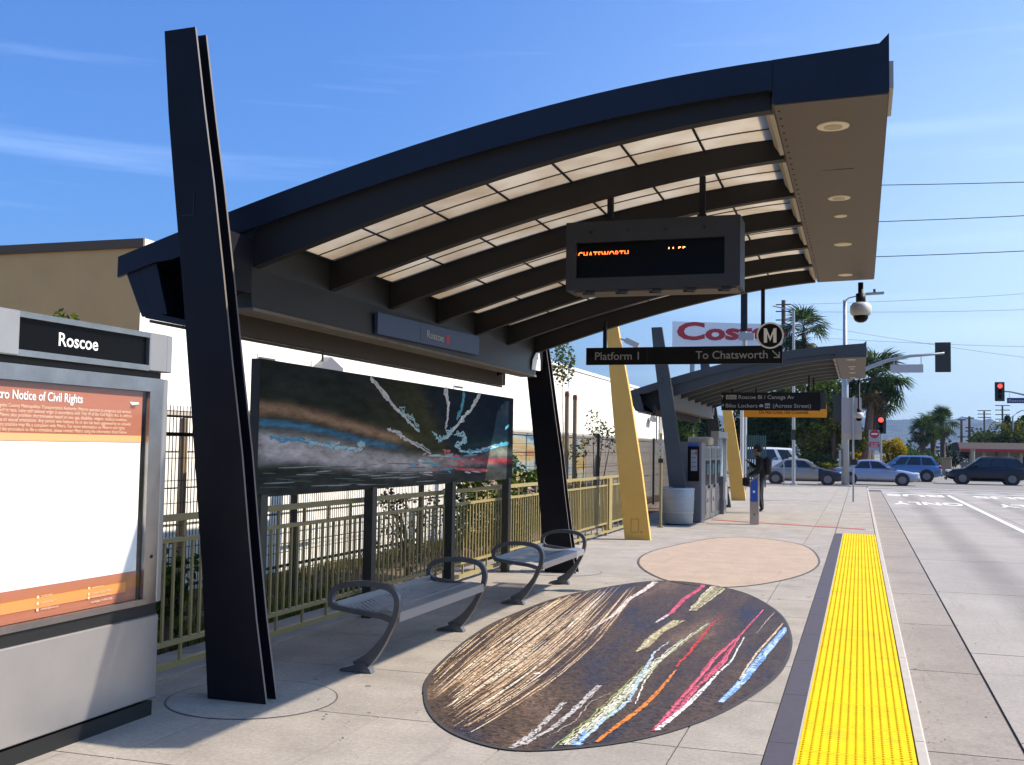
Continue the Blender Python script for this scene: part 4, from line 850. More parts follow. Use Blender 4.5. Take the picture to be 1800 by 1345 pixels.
def make_bench(y0, L_, label):
    t = thing('metal_bench', label, 'bench', (-3.35, y0, 0), 'curved metal benches under the canopy')
    for k in range(2):
        ya = y0 if k == 0 else y0 + L_
        mb = MB(); leg = spl([(-3.40, .035), (-3.30, .10), (-3.20, .22), (-3.125, .36), (-3.095, .46), (-3.10, .54), (-3.15, .595), (-3.25, .617), (-3.37, .622), (-3.50, .605), (-3.58, .57), (-3.61, .52), (-3.605, .47), (-3.57, .44)])
        n = len(leg); th = [(.085 if i < 4 else .085 - .045 * min(1, (i - 4) / 8)) for i in range(n)]
        band(leg, th, ya - .022, ya + .022, mb); fr_ = mb.build('leg_frame', 'bench', t)
        mb = MB(); mb.prism([(-3.52, .004), (-3.27, .004), (-3.285, .03), (-3.33, .075), (-3.42, .05), (-3.51, .022)], 'y', ya - .035, ya + .035); mb.build('foot', 'bench', t)
        mb = MB(); band(spl([(-3.60, .445), (-3.48, .43), (-3.35, .415), (-3.22, .40), (-3.12, .37)]), .035, ya - .018, ya + .018, mb); mb.build('seat_arm', 'bench', t)
    a, b = y0 + .03, y0 + L_ - .03
    mb = MB(); mb.box(-3.108, -3.090, a, b, .362, .428); mb.build('front_rail', 'bench_seat', t)
    mb = MB(); mb.box(-3.60, -3.585, a, b, .425, .475); mb.build('rear_rail', 'bench_seat', t)
    mb = MB(); mb.strip([(-3.205, .4365), (-3.15, .4345), (-3.11, .4305)], [(-3.205, .4305), (-3.15, .4285), (-3.11, .4255)], 'y', a, b); mb.build('seat_edge', 'bench_seat', t)
    mb = MB()  # expanded-metal seat: crossing diagonal strands
    zf = lambda x: .437 - .02 * math.sin((x + 3.585) / .38 * PI)
    st_ = .06; n = int((b - a) / st_)
    for k in range(-12, n + 1):
        for sg_ in (1, -1):
            ys = a + k * st_; pts = []
            for i in range(7):
                x = -3.585 + .38 * i / 6; y = ys + .40 * i / 6 if sg_ > 0 else ys + .40 * (1 - i / 6)
                pts.append((x, y))
            for (p, q) in zip(pts, pts[1:]):
                if min(p[1], q[1]) < a or max(p[1], q[1]) > b: continue
                mb.bar((p[0], p[1], zf(p[0]) + (.0015 if sg_ > 0 else 0)), (q[0], q[1], zf(q[0]) + (.0015 if sg_ > 0 else 0)), .015, .0025)
    mb.build('seat_mesh', 'bench_seat', t, kind='stuff', recalc=False)
    for k in (.25, .5, .75):
        mb = MB(); y = a + (b - a) * k; mb.box(-3.585, -3.11, y - .01, y + .01, .395, .412); mb.build('cross_member', 'bench', t)
    return t
make_bench(7.06, 1.85, 'curved metal bench nearer the camera, wholly in the canopy shade')
make_bench(10.68, 1.80, 'curved metal bench farther from the camera, partly in sun by the second column')

# ------------------------------------------------------------------ olive railing
def hit_mesh(w, d, h, m, name):
    mb = MB(); mb.box(-w/2, w/2, -d/2, d/2, 0, h); return mb.mesh(name, m)
RX = -4.50
rl = thing('platform_railing', 'olive green metal railing along the back of the platform', 'railing', (RX, 10, 0))
yA, yB = 4.3, 23.2
for z0, z1, nme in ((1.06, 1.105, 'top_rail'), (.915, .945, 'mid_rail'), (.215, .245, 'low_rail'), (.06, .10, 'bottom_rail')):
    mb = MB(); mb.box(RX - .022, RX + .022, yA, yB, z0, z1); mb.build(nme, 'rail', rl)
hb = hit_mesh(.016, .02, .668, 'rail', 'baluster'); hs = hit_mesh(.018, .022, .113, 'rail', 'baluster'); hb2 = hit_mesh(.018, .022, .113, 'rail', 'baluster')
y = yA + .08; i = 0
while y < yB - .05:
    inst(hb, 'baluster', rl, (RX, y, .246))
    if i % 4 == 0: inst(hs, 'short_baluster', rl, (RX, y, .946)); inst(hb2, 'short_baluster', rl, (RX, y, .101))
    y += .108; i += 1
for k in range(9):
    y = 5.42 + k * 2.05; mb = MB(); mb.box(RX - .0235, RX + .0235, y - .022, y + .022, 0, 1.0585); mb.build('rail_post', 'rail', rl)
for y in (19.95, 22.5):
    mb = MB(); mb.box(RX - .05, RX + .05, y - .13, y + .13, .12, 1.058); mb.build('solid_infill_post', 'rail', rl)
# dark mesh security fence behind
MX = -5.8
mf = thing('mesh_fence', 'tall dark wire mesh fence between the railing and the pale wall', 'fence', (MX, 20, 0))
L_ = 3.55; mb = MB()
for i in range(71): mb.box(-.003, .003, i * .05 + .02, i * .05 + .026, .05, 1.93)
for z in (.06, .26, .46, .66, .86, 1.06, 1.26, 1.46, 1.68, 1.88): mb.box(-.0075, -.0031, 0, L_, z - .0035, z + .0035)
wme = mb.mesh('wire_panel', 'wire'); pme = hit_mesh(.06, .06, 1.95, 'rail_dark', 'fence_post')
rme_ = MB(); rme_.box(-.012, .012, 0, L_ - .065, 1.655, 1.69); rme_.box(-.012, .012, 0, L_ - .065, .30, .33); rme_ = rme_.mesh('fence_rail', 'rail_dark')
for kk in range(9):
    y = 3.31 + kk * L_
    o = inst(wme, 'wire_panel', mf, (MX, y + .03, 0)); o['kind'] = 'stuff'
    inst(pme, 'fence_post', mf, (MX, y, 0))
    if kk < 3: inst(rme_, 'fence_rail', mf, (MX - .0205, y + .0325, 0))

# planting strip: mulch, grass
pbm = MB(); nx, ny = 8, 120; V = []
for j in range(ny + 1):
    for i in range(nx + 1):
        x = -7.15 + 2.1 * i / nx; y = 0 + 42 * j / ny; V.append((x, y, -.07 + .05 * MN.noise(Vector((x * 2, y * 2, 0)))))
pbm.add(V, [(j*(nx+1)+i, j*(nx+1)+i+1, (j+1)*(nx+1)+i+1, (j+1)*(nx+1)+i) for j in range(ny) for i in range(nx)]); struct('planting_bed', pbm, 'mulch')
def grass(name, x0, x1, y0, y1, n, h, m, label):
    mb = MB()
    for i in range(n):
        x = rnd.uniform(x0, x1); y = rnd.uniform(y0, y1); a = rnd.uniform(0, 6.28); hh = h * rnd.uniform(.5, 1.3); w = .006; dx = rnd.gauss(0, .3) * hh; dy = rnd.gauss(0, .3) * hh
        ux, uy = math.cos(a) * w, math.sin(a) * w; mb.add([(x - ux, y - uy, -.04), (x + ux, y + uy, -.04), (x + dx, y + dy, hh)], [(0, 1, 2)])
    return tag(mb.build(name, m, None, recalc=False), label, 'grass', kind='stuff')
grass('strip_grass', -5.7, -5.06, 4, 11.5, 4200, .10, 'leaf_sap', 'short green grass growing along the foot of the railing')
grass('strip_grass', -6.9, -5.9, 5, 30, 6000, .12, 'leaf_olive', 'sparse grass growing in the mulch behind the mesh fence')

# block wall made of cast panels in courses, mural on some of them
mur = bpy.data.materials.new('wall_mural'); mur.use_nodes = True; n = mur.node_tree.nodes; l = mur.node_tree.links; b = n['Principled BSDF']; b.inputs['Roughness'].default_value = .9
g_ = n.new('ShaderNodeNewGeometry'); mp_ = n.new('ShaderNodeMapping'); mp_.inputs['Scale'].default_value = (0, .28, 2.3); l.new(g_.outputs['Position'], mp_.inputs[0])
nz = n.new('ShaderNodeTexNoise'); nz.inputs['Scale'].default_value = 1.25; nz.inputs['Detail'].default_value = 2; l.new(mp_.outputs[0], nz.inputs['Vector'])
cr_ = n.new('ShaderNodeValToRGB'); e = cr_.color_ramp.elements; e[0].position = .30; e[0].color = (.07, .27, .50, 1); e[1].position = .72; e[1].color = (.50, .20, .05, 1)
for p_, c_ in ((.40, (.42, .52, .52)), (.48, (.58, .50, .30)), (.57, (.56, .36, .09)), (.64, (.52, .46, .32))): q = e.new(p_); q.color = (*c_, 1)
l.new(nz.outputs[0], cr_.inputs[0]); l.new(cr_.outputs[0], b.inputs['Base Color']); M['mural'] = mur
bw = thing('block_boundary_wall', 'low pale boundary wall of cast panels with a faded blue and orange mural', 'wall', (-7.3, 22, 0))
mb = MB(); mb.box(-7.42, -7.235, 0, 46, -.3, 1.90); mb.build('wall_core', 'wall_panel', bw)
ZC = [-.1, .30, .70, 1.10, 1.50, 1.89]
for k in range(19):
    ya_ = .0 + 2.42 * k
    for j in range(5):
        mural = 19.2 < ya_ < 27
        key = ('mural' if mural else 'stucco' if ya_ < 19.2 else 'wall_panel', j)
        if key not in MATS:
            mb = MB(); mb.cbox(0, .034, 0, 2.405, 0, ZC[j+1] - ZC[j] - .014, .006); MATS[key] = mb.mesh('wall_panel', key[0])
        inst(MATS[key], 'wall_panel', bw, (-7.234, ya_, ZC[j]))
    if k % 2 == 0: pass
mb = MB(); mb.box(-7.45, -7.18, 0, 46, 1.901, 1.945); mb.build('coping', 'wall_panel', bw)

# warehouse with shaded end and sunlit side
bd = thing('warehouse', 'long pale stucco warehouse with brown shaded end and white sunlit side', 'building', (-20, 40, 0))
BXL = -15.0
mb = MB(); mb.m = 0
mb.add([(BXL, 19.9, -.3), (BXL, 84, -.3), (BXL, 84, 6.0), (BXL, 19.9, 6.0), (-60, 19.9, -.3), (-60, 84, -.3), (-60, 84, 6.0), (-60, 19.9, 6.0)],
       [(0, 1, 2, 3), (4, 0, 3, 7), (5, 4, 7, 6), (1, 5, 6, 2), (3, 2, 6, 7)])
w_ = mb.build('stucco_wall', 'stucco', bd)
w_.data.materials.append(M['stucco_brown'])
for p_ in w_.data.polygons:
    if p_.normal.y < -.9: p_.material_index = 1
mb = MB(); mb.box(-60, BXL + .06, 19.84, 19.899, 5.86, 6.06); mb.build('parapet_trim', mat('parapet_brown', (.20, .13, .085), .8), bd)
mb = MB(); mb.box(BXL + .001, BXL + .06, 19.9, 84, 5.90, 6.06); mb.build('parapet_trim', 'stucco', bd)
for (a, b_) in (((452, 620), (482, 634)), ((797, 673), (812, 684))):
    p0 = onx(a[0], a[1], BXL); p1 = onx(b_[0], b_[1], BXL); hh = p0.z - onx(a[0], b_[1], BXL).z
    lv = MB(); lv.box(BXL + .001, BXL + .03, p0.y, p1.y, p0.z - .62, p0.z - .02); lv = lv.build('louvre_vent', 'stucco', bd)
    for k_ in range(3): mb = MB(); z = p0.z - .12 - k_ * .2; mb.box(BXL + .031, BXL + .05, p0.y + .02, p1.y - .02, z - .045, z + .02); mb.build('louvre_slot', mat('slot_grey', (.08, .09, .08), .8), lv)
for (a, c_) in ((540, 636), (1137, 733)):
    p0 = onx(a, c_, BXL)
    fl = thing('wall_floodlight', 'small grey floodlight high on the white side wall above the painting' if a == 540 else 'small dark fitting on the white side wall near its far end', 'floodlight', tuple(p0))
    mb = MB(); mb.box(BXL + .001, BXL + .35, p0.y + .6, p0.y + .66, p0.z - .1, p0.z - .04); mb.build('bracket', 'grey_box', fl)
    mb = MB(); mb.prism([(p0.y - .2, p0.z - .30), (p0.y + 1.25, p0.z - .35), (p0.y + 1.4, p0.z - .1), (p0.y + .6, p0.z + .18), (p0.y + .1, p0.z - .08)], 'x', BXL + .2, BXL + .45); mb.build('lamp_head', 'grey_box', fl)
    mb = MB(); mb.tube([(BXL + .3, p0.y + .35, p0.z), (BXL + .3, p0.y + .35, p0.z + .35)], .03, 6); mb.build('sensor', 'blk', fl)
mb = MB(); p0 = onx(1160, 700, -14.6); mb.box(-14.75, -14.5, 83.0, 83.5, -.3, 6.1); mb.build('downpipe', 'stucco', bd)
# ------------------------------------------------------------------ vegetation builders
def leaves(mb, cx, cy, cz, rx, ry, rz, n, s, shell=.5, g=rnd):
    for _ in range(n):
        while True:
            v = Vector((g.uniform(-1, 1), g.uniform(-1, 1), g.uniform(-1, 1)))
            if v.length < 1 and v.length > shell * g.random(): break
        p = Vector((cx + v.x * rx, cy + v.y * ry, cz + v.z * rz)); d = Vector((g.gauss(0, 1), g.gauss(0, 1), g.gauss(0, .6))).normalized(); u = d.cross(Vector((g.gauss(0, 1), g.gauss(0, 1), g.gauss(0, 1)))).normalized()
        q = s * g.uniform(.6, 1.4); mb.add([p - d*q*.5, p + u*q*.28, p + d*q*.5, p - u*q*.28], [(0, 1, 2, 3)])
def tree(name, label, x, y, h, r, leaf, n=4200, s=.28, trunk_h=None, group='broadleaf trees beyond the junction', zb=-.3, seed=0, blobs=14, tall=1.0, cat='tree'):
    g = random.Random(seed); t = thing(name, label, cat, (x, y, zb), group)
    th = trunk_h or h * .35; mb = MB(); mb.tube([(x, y, zb), (x + .05, y, zb + th * .5), (x + g.uniform(-.2, .2), y, zb + th), (x + g.uniform(-.3, .3), y, zb + h * .75)], [.05 * r + .08, .045 * r + .06, .04 * r + .05, .03], 8)
    bl = []
    for k in range(blobs):
        a = g.uniform(0, 6.28); q = g.random() ** .5 * r * .72; z = zb + th + (h - th) * g.uniform(.12, .86); bl.append((x + q * math.cos(a), y + q * math.sin(a), z, r * g.uniform(.28, .48)))
    for (bx, by, bz, br) in bl[:8]: mb.tube([(x, y, zb + th * g.uniform(.7, 1)), (bx * .5 + x * .5, by * .5 + y * .5, bz * .6 + (zb + th) * .4), (bx, by, bz)], [.03 * r + .03, .02 * r + .02, .01], 5)
    mb.build('trunk', 'bark', t)
    mb = MB()
    for (bx, by, bz, br) in bl: leaves(mb, bx, by, bz, br, br, br * .8 * tall, n // blobs, s, g=g)
    mb.build('crown', leaf, t, recalc=False); return t
# fan palms: shared frond meshes
def frond_mesh(seed, dead=False):
    g = random.Random(seed); mb = MB(); L_ = .9
    mb.tube([(0, 0, 0), (.45, 0, .04), (.85, 0, 0)], [.022, .016, .01], 4)
    for k in range(17):
        a = R_(-100 + 200 * k / 16); ln_ = L_ * (.75 + .35 * math.cos(a * .5)) * g.uniform(.9, 1.1); c, s_ = math.cos(a), math.sin(a); w = .045
        b = Vector((.85, 0, 0)); m1 = b + Vector((c * ln_ * .6, s_ * ln_ * .6, .02 - .10 * g.random())); e = b + Vector((c * ln_, s_ * ln_, -.25 - .25 * g.random())); pn = Vector((-s_, c, 0)) * w
        mb.add([b, m1 - pn, m1 + pn, e], [(0, 1, 2), (1, 3, 2)])
    return mb.mesh('frond', 'leaf_dead' if dead else 'leaf_palm')
FR = [frond_mesh(i) for i in range(3)]; FRD = [frond_mesh(9, True)]
def palm(label, x, y, h, rad, seed, lean=0, group='fan palms beyond the junction', nf=30, thick=.2, zb=-.3):
    g = random.Random(seed); t = thing('fan_palm', label, 'palm tree', (x, y, zb), group)
    mb = MB(); top = Vector((x + lean, y, zb + h)); mb.tube([(x, y, zb), (x + lean * .3, y, zb + h * .4), (x + lean * .7, y, zb + h * .75), top], [thick * 1.25, thick, thick * .9, thick], 9); mb.build('trunk', 'palm_bark', t)
    for i in range(nf):
        a = g.uniform(0, 2*PI); el = R_(g.choice([75, 55, 40, 25, 10, -5, -20, -35]) + g.uniform(-8, 8)); sc = rad / 1.75 * g.uniform(.85, 1.12)
        o = inst(g.choice(FR), 'frond', t, top + Vector((0, 0, g.uniform(-.1, .15))), (g.uniform(-.3, .3), -el, a), (sc, sc, sc))
    for i in range(8):
        a = 2*PI*i/8 + g.uniform(-.3, .3); sc = rad / 1.75 * .8; inst(FRD[0], 'dead_frond', t, top + Vector((0, 0, -.2)), (g.uniform(-.3, .3), R_(g.uniform(62, 80)), a), (sc, sc, sc * .8))
    return t
p = at(1413, 585, 95); palm('tall fan palm rising behind the warehouse club sign', p.x, 95, p.z + .3, 2.5, 1)
p = at(1541, 672, 90); palm('full fan palm on a dark red trunk right of the second canopy', at(1520, 800, 90).x, 90, p.z + .6, 3.0, 2, lean=p.x - at(1520, 800, 90).x - .2, nf=46, thick=.34)
p = at(1532, 700, 91); palm('slimmer fan palm just behind the full palm right of the second canopy', at(1531, 800, 91).x, 91.5, p.z + .3, 2.3, 3, lean=.5, nf=30, thick=.16)
for i, (a, b_, rr, lab) in enumerate([(1622, 762, 1.9, 'leftmost palm of the cluster beyond the blue car'), (1640, 752, 2.0, 'middle palm of the cluster beyond the blue car'), (1657, 748, 2.1, 'rightmost palm of the cluster beyond the blue car')]):
    p = at(a, b_, 128 + i * 2); palm('fan ' + lab, p.x, 128 + i * 2, p.z + .5, rr, 10 + i, nf=34, thick=.3)
# tree masses left of centre, behind the beige car
for (a, top, Y, r, lf, lab, sd) in [
    (1352, 700, 92, 3.4, 'leaf_dark', 'dark shady tree behind the white van', 1), (1388, 690, 98, 3.6, 'leaf_dark', 'dense dark tree behind the tall light pole', 2),
    (1428, 650, 96, 3.4, 'leaf_mid', 'green tree under the right end of the second canopy', 3), (1448, 640, 104, 3.6, 'leaf_olive', 'tall olive yellow tree beside the signal pole', 4), (1462, 690, 90, 2.6, 'leaf_olive', 'low olive tree just left of the signal pole', 5),
    (1320, 720, 100, 3.0, 'leaf_dark', 'dark tree right behind the far ochre column', 6), (1195, 690, 110, 3.0, 'leaf_mid', 'green tree seen under the left end of the second canopy', 7), (1232, 705, 118, 3.0, 'leaf_dark', 'dark green tree seen between the second canopy columns', 8)]:
    p = at(a, top, Y); tree('broadleaf_tree', lab, p.x, Y, p.z + .3, r, lf, n=5200, s=.34, seed=sd, tall=1.2, trunk_h=1.2)
for (a, top, Y, r, lf, lab, sd) in [
    (1500, 770, 93, 1.6, 'leaf_yellow', 'yellow flowering shrub left of the palm trunks', 21), (1563, 768, 94, 1.5, 'leaf_yellow', 'bright yellow flowering tree right of the red signal', 22), (1575, 795, 96, 1.5, 'leaf_olive', 'olive shrub between the yellow tree and the green bush', 25),
    (1602, 790, 110, 2.4, 'leaf_mid', 'rounded bright green bush behind the blue car', 23), (1560, 812, 92, 1.5, 'leaf_dark', 'low dark bush above the silver car', 24), (1438, 805, 88, 1.8, 'leaf_mid', 'low leafy shrub behind the bonnet of the beige car', 26), (1455, 818, 86, 1.3, 'leaf_olive', 'low yellow green shrub left of the signal pole', 27),
    (1668, 778, 150, 2.3, 'leaf_dark', 'dark tree to the right of the palm cluster', 28), (1630, 800, 112, 2.4, 'leaf_mid', 'wide green bush below the palm cluster', 29)]:
    p = at(a, top, Y); tree('flowering_shrub' if lf == 'leaf_yellow' else 'shrub', lab, p.x, Y, p.z + .3, r, lf, n=2200, s=.24, seed=sd, trunk_h=.4, group='shrubs beyond the junction', blobs=9, cat='shrub')
for (a, top, Y, r, lf, lab, sd) in [(1742, 762, 150, 3.4, 'leaf_mid', 'green tree behind the brown roofed restaurant', 31), (1765, 752, 155, 4.0, 'leaf_mid', 'taller green tree behind the middle of the restaurant', 32), (1800, 745, 150, 4.2, 'leaf_olive', 'yellow green tree at the right behind the restaurant', 33), (1720, 770, 160, 2.8, 'leaf_dark', 'dark tree at the left end of the restaurant', 34), (1830, 735, 155, 4.2, 'leaf_dark', 'tall dark tree at the far right edge', 35)]:
    p = at(a, top, Y); tree('broadleaf_tree', lab, p.x, Y, p.z + .3, r, lf, n=3000, s=.42, seed=sd, trunk_h=1.5, group='trees behind the restaurant')
for (a, top, lab, sd) in ((1771, 729, 'dark pointed conifer rising behind the restaurant', 41), (1800, 728, 'dark blue green conifer at the right edge', 42)):
    p = at(a, top, 170); h = p.z + .3; t = thing('conifer', lab, 'tree', (p.x, 170, -.3), 'conifers behind the restaurant'); mb = MB(); mb.tube([(p.x, 170, -.3), (p.x, 170, h - .5)], [.25, .05], 6); mb.build('trunk', 'bark', t); mb = MB(); g = random.Random(sd)
    for k in range(12): f = k / 12; leaves(mb, p.x, 170, h * (.25 + .72 * f) - .3, 2.1 * (1 - f) + .25, 2.1 * (1 - f) + .25, .6, 170, .4, g=g)
    mb.build('crown', 'leaf_dark', t, recalc=False)
# far line of mixed greenery, too distant to count
mb = MB(); g = random.Random(3)
for k in range(130):
    x = g.uniform(-260, 330); Y = g.uniform(250, 520); r = g.uniform(3, 7)
    if abs(x - 6) < 14 and Y < 300: continue
    leaves(mb, x, Y, -.3 + r * .55, r * 1.3, r, r * .7, 130, 1.5, g=g)
tag(mb.build('distant_trees', 'leaf_dark', None, recalc=False), 'distant low belt of trees in front of the blue hills', 'trees', kind='stuff')

# rose bush and small plants behind the railing
def bush(name, label, x, y, h, r, n, leaf, s=.06, flowers=0, seed=0, group=None, cat='plant'):
    g = random.Random(seed); t = thing(name, label, cat, (x, y, -.02), group); mb = MB(); tips = []
    for k in range(9):
        a = g.uniform(0, 6.28); q = g.uniform(.3, 1) * r; tp = Vector((x + q * math.cos(a) * .6, y + q * math.sin(a), h * g.uniform(.7, 1))); tips.append(tp)
        mb.tube([(x + g.uniform(-.05, .05), y + g.uniform(-.1, .1), -.05), ((x + tp.x) / 2, (y + tp.y) / 2, h * .5), tp], [.012, .009, .004], 5)
    mb.build('stems', 'bark', t); mb = MB(); leaves(mb, x, y, h * .52, r * .6, r, h * .5, n, s, shell=.3, g=g)
    for tp in tips: leaves(mb, tp.x, tp.y, tp.z, .12, .16, .12, n // 30, s, g=g)
    mb.build('foliage', leaf, t, recalc=False)
    if flowers:
        mb = MB()
        for k in range(flowers): a = g.choice(tips); leaves(mb, a.x + g.gauss(0, .15), a.y + g.gauss(0, .3), a.z * g.uniform(.7, 1), .035, .035, .03, 14, .05, g=g)
        mb.build('blossoms', 'petal', t, recalc=False)
    return t
bush('rose_bush', 'leafy rose bush with pale blossoms behind the railing under the painting end', -5.2, 15.3, 1.5, 1.15, 2600, 'leaf_mid', .08, 24, 5)
bush('rose_bush', 'thinner dark rose bush behind the railing near the middle post', -5.35, 12.6, 1.0, .8, 420, 'leaf_dead', .06, 0, 6)
bush('leafy_plant', 'spiky dark plant behind the railing beside the information cabinet', -5.15, 7.35, .75, .16, 120, 'leaf_mid', .11, 0, 8)
bush('leafy_plant', 'low bush behind the railing past the second column', -5.2, 16.5, .8, .5, 700, 'leaf_olive', .06, 0, 9)
def sapling(label, x, y, h, cr, n, leaf, seed, stems=1):
    g = random.Random(seed); t = thing('young_tree', label, 'young tree', (x, y, 0), 'young trees planted by the pale wall'); mb = MB(); tp = []
    for k in range(stems):
        e = Vector((x + g.uniform(-.1, .1) * stems, y + g.uniform(-.4, .5) * (stems > 1), h * g.uniform(.85, 1))); tp.append(e); mb.tube([(x, y + .05 * k, -.05), ((x + e.x) / 2 + g.gauss(0, .03), (y + e.y) / 2, e.z * .5), e], [.018, .013, .007], 6)
    mb.build('trunk', 'bark', t); mb = MB()
    for e in tp: leaves(mb, e.x, e.y, e.z - cr * .2, cr * .55, cr * .55, cr, int(n * 2.2) // stems, .085, shell=.2, g=g)
    mb.build('crown', leaf, t, recalc=False); return t
p = at(1003, 612, 24); sapling('slender young tree with a drooping green crown beside two stakes', -6.45, 24, p.z - .1, .55, 230, 'leaf_sap', 1)
p = at(1043, 735, 25); sapling('clump of thin young stems with sparse leaves right of the stakes', -6.3, 26.2, 2.3, .42, 130, 'leaf_sap', 2, stems=4)
p = onx(1035, 765, -6.2); sapling('shorter thin sapling with sparse leaves by the mesh fence', -6.25, 24.8, 1.75, .28, 60, 'leaf_sap', 4, stems=2)
sapling('young tree whose leaf tips show above the cabinet at the left edge', -8.6, 10.1, 3.05, .42, 260, 'leaf_sap', 3)
for i, (a, tpx) in enumerate(((997, 688), (1011, 694))):
    p = onx(a, tpx, -6.35); q = thing('timber_stake', 'left taller timber tree stake by the young tree' if i == 0 else 'right timber tree stake by the young tree', 'stake', (-6.35, p.y, 0), 'timber stakes beside the young tree'); mb = MB(); mb.smooth = False; mb.tube([(-6.35, p.y, -.1), (-6.35, p.y, p.z)], [.055, .05], 8); mb.build('post', 'stake', q); mb = MB(); mb.tube([(-6.35, p.y, p.z - .12), (-6.35, p.y, p.z - .04)], .06, 8); mb.build('tie', mat('tie_red', (.3, .1, .06), .8), q)
p = onx(318, 900, -6.6); q = thing('timber_stake', 'timber stake in the planting strip left of the first column', 'stake', (-6.6, p.y, 0), 'timber stakes beside the young tree'); mb = MB(); mb.tube([(-6.6, p.y, -.1), (-6.6, p.y, 1.85)], .045, 8); mb.build('post', 'stake', q)

# ------------------------------------------------------------------ ticket machine area
lt = thing('ribbed_metal_bin', 'low round ribbed silver litter bin at the foot of the third dark column', 'litter bin', (-3.75, 23.3, 0))
mb = MB(); mb.smooth = True; mb.lathe([(.30, .03), (.315, .05), (.335, .40), (.35, .78), (.34, .80), (.31, .80), (.30, .76)], -3.75, 23.45, 40); mb.build('body', 'galv', lt)
for z in (.27, .57, .77): mb = MB(); r_ = .318 + z * .044; mb.lathe([(r_, z - .012), (r_ + .008, z - .006), (r_ + .008, z + .006), (r_, z + .012)], -3.75, 23.45, 40); mb.build('rib_band', 'steel_light', lt)
mb = MB(); mb.lathe([(.27, .004), (.27, .03)], -3.75, 23.45, 28); mb.build('foot', 'blk', lt)
tm = thing('information_pedestal', 'grey machine with blue header and small notice board facing the camera', 'information board', (-3.65, 24.6, 0))
mb = MB(); mb.cbox(-3.98, -3.36, 24.3, 24.95, 0.004, 1.80, .02); mb.build('body', 'grey_box', tm)
mb = MB(); mb.box(-3.67, -3.42, 24.285, 24.298, .92, 1.70); nb = mb.build('notice_board', 'black_gloss', tm)
mb = MB(); mb.box(-3.665, -3.44, 24.28, 24.284, 1.70, 1.76); mb.build('blue_header', 'blue', tm)
mb = MB(); mb.box(-3.60, -3.46, 24.279, 24.284, 1.15, 1.62); mb.build('notice_sheet', mat('notice', (.45, .46, .52), .5), nb)
for z in (1.55, 1.45, 1.35, 1.25): mb = MB(); mb.box(-3.58, -3.49, 24.277, 24.2785, z - .012, z); mb.build('notice_line', 'blk', nb)
mb = MB(); mb.box(-3.50, -3.47, 24.277, 24.2785, 1.5, 1.6); mb.build('notice_mark', 'red', nb)
mb = MB(); mb.box(-3.90, -3.77, 24.16, 24.20, .62, 1.52); mb.build('blue_panel', 'blue2', tm)
def tvm(y, label):
    t = thing('ticket_machine', label, 'ticket machine', (-3.5, y, 0), 'ticket machines facing the busway')
    x = -3.40; mb = MB(); mb.cbox(-4.0, x, y, y + .86, .004, 1.72, .02); mb.build('cabinet', 'machine_light', t)
    mb = MB(); mb.box(x + .001, x + .012, y + .08, y + .78, 1.42, 1.66); mb.build('header_panel', 'grey_box', t)
    mb = MB(); mb.box(x + .001, x + .01, y + .12, y + .74, .80, 1.38); mb.build('screen_panel', 'black_gloss', t)
    mb = MB(); mb.box(x + .011, x + .016, y + .22, y + .55, 1.05, 1.30); mb.build('screen', mat('machine_screen', (.12, .3, .32), .2), t)
    mb = MB(); mb.box(x + .001, x + .014, y + .15, y + .70, .12, .70); mb.build('lower_door', 'steel', t)
    mb = MB(); mb.lathe([(.06, 0), (.05, .01)], y + .43, .45, 14); mb.v = [(x + .0145 + z, a, b) for (a, b, z) in mb.v]; mb.build('emblem', 'grey_box', t)
    mb = MB(); mb.box(x + .001, x + .03, y + .60, y + .72, .72, .79); mb.build('ticket_tray', 'blk', t)
    return t
tvm(25.1, 'first silver ticket machine beside the information board'); tvm(26.1, 'second silver ticket machine, in the middle of the row'); tvm(27.15, 'third silver ticket machine, farthest in the row')
mb = MB(); mb.cbox(-3.78, -3.28, 25.0, 25.7, 1.73, 1.92, .03); hdx = mb.build('machine_light_hood', mat('cream_hood', (.62, .52, .36), .5), None, 'cream lit hood on top of the first ticket machine', 'light hood')
mc = thing('glass_map_case', 'tall glass fronted map case between the ticket machines and the far ochre column', 'map case', (-3.5, 29.5, 0))
mb = MB(); mb.box(-3.72, -3.52, 28.6, 30.6, .12, .75); mb.box(-3.72, -3.52, 28.6, 30.6, 1.95, 2.12); mb.box(-3.70, -3.54, 28.6, 28.7, .75, 1.95); mb.box(-3.70, -3.54, 30.5, 30.6, .75, 1.95); mb.build('frame', 'steel_light', mc)
mb = MB(); mb.box(-3.64, -3.63, 28.71, 30.49, .76, 1.94); mb.build('map_sheet', mat('map_blue', (.40, .55, .66), .4), mc)
mb = MB(); mb.box(-3.60, -3.595, 28.705, 30.495, .755, 1.945); mb.build('glass_pane', 'glass', mc)
mb = MB(); mb.box(-3.5, -3.3, 27.9, 28.45, .004, .35); mb.box(-3.48, -3.32, 27.95, 28.4, .35, .95); mb.build('waste_bin', 'grey_box', None, 'small grey bin beside the last ticket machine', 'bin')
va = thing('ticket_validator', 'slim grey stand with a slanted top and blue card reader panel', 'card validator', (-2.22, 24.4, 0))
mb = MB(); mb.prism([(-2.315, .004), (-2.125, .004), (-2.125, 1.12), (-2.315, .94)], 'y', 24.36, 24.52); mb.build('pedestal', 'steel', va)
mb = MB(); mb.prism([(-2.300, .50), (-2.150, .50), (-2.150, 1.05), (-2.300, .92)], 'y', 24.352, 24.359); bp_ = mb.build('reader_panel', 'blue', va)
mb = MB(); mb.lathe([(.028, 0), (.028, -.002)], -2.225, 24.3515, 14, axis='y', cz=.72); mb.build('reader_mark', 'white', bp_)
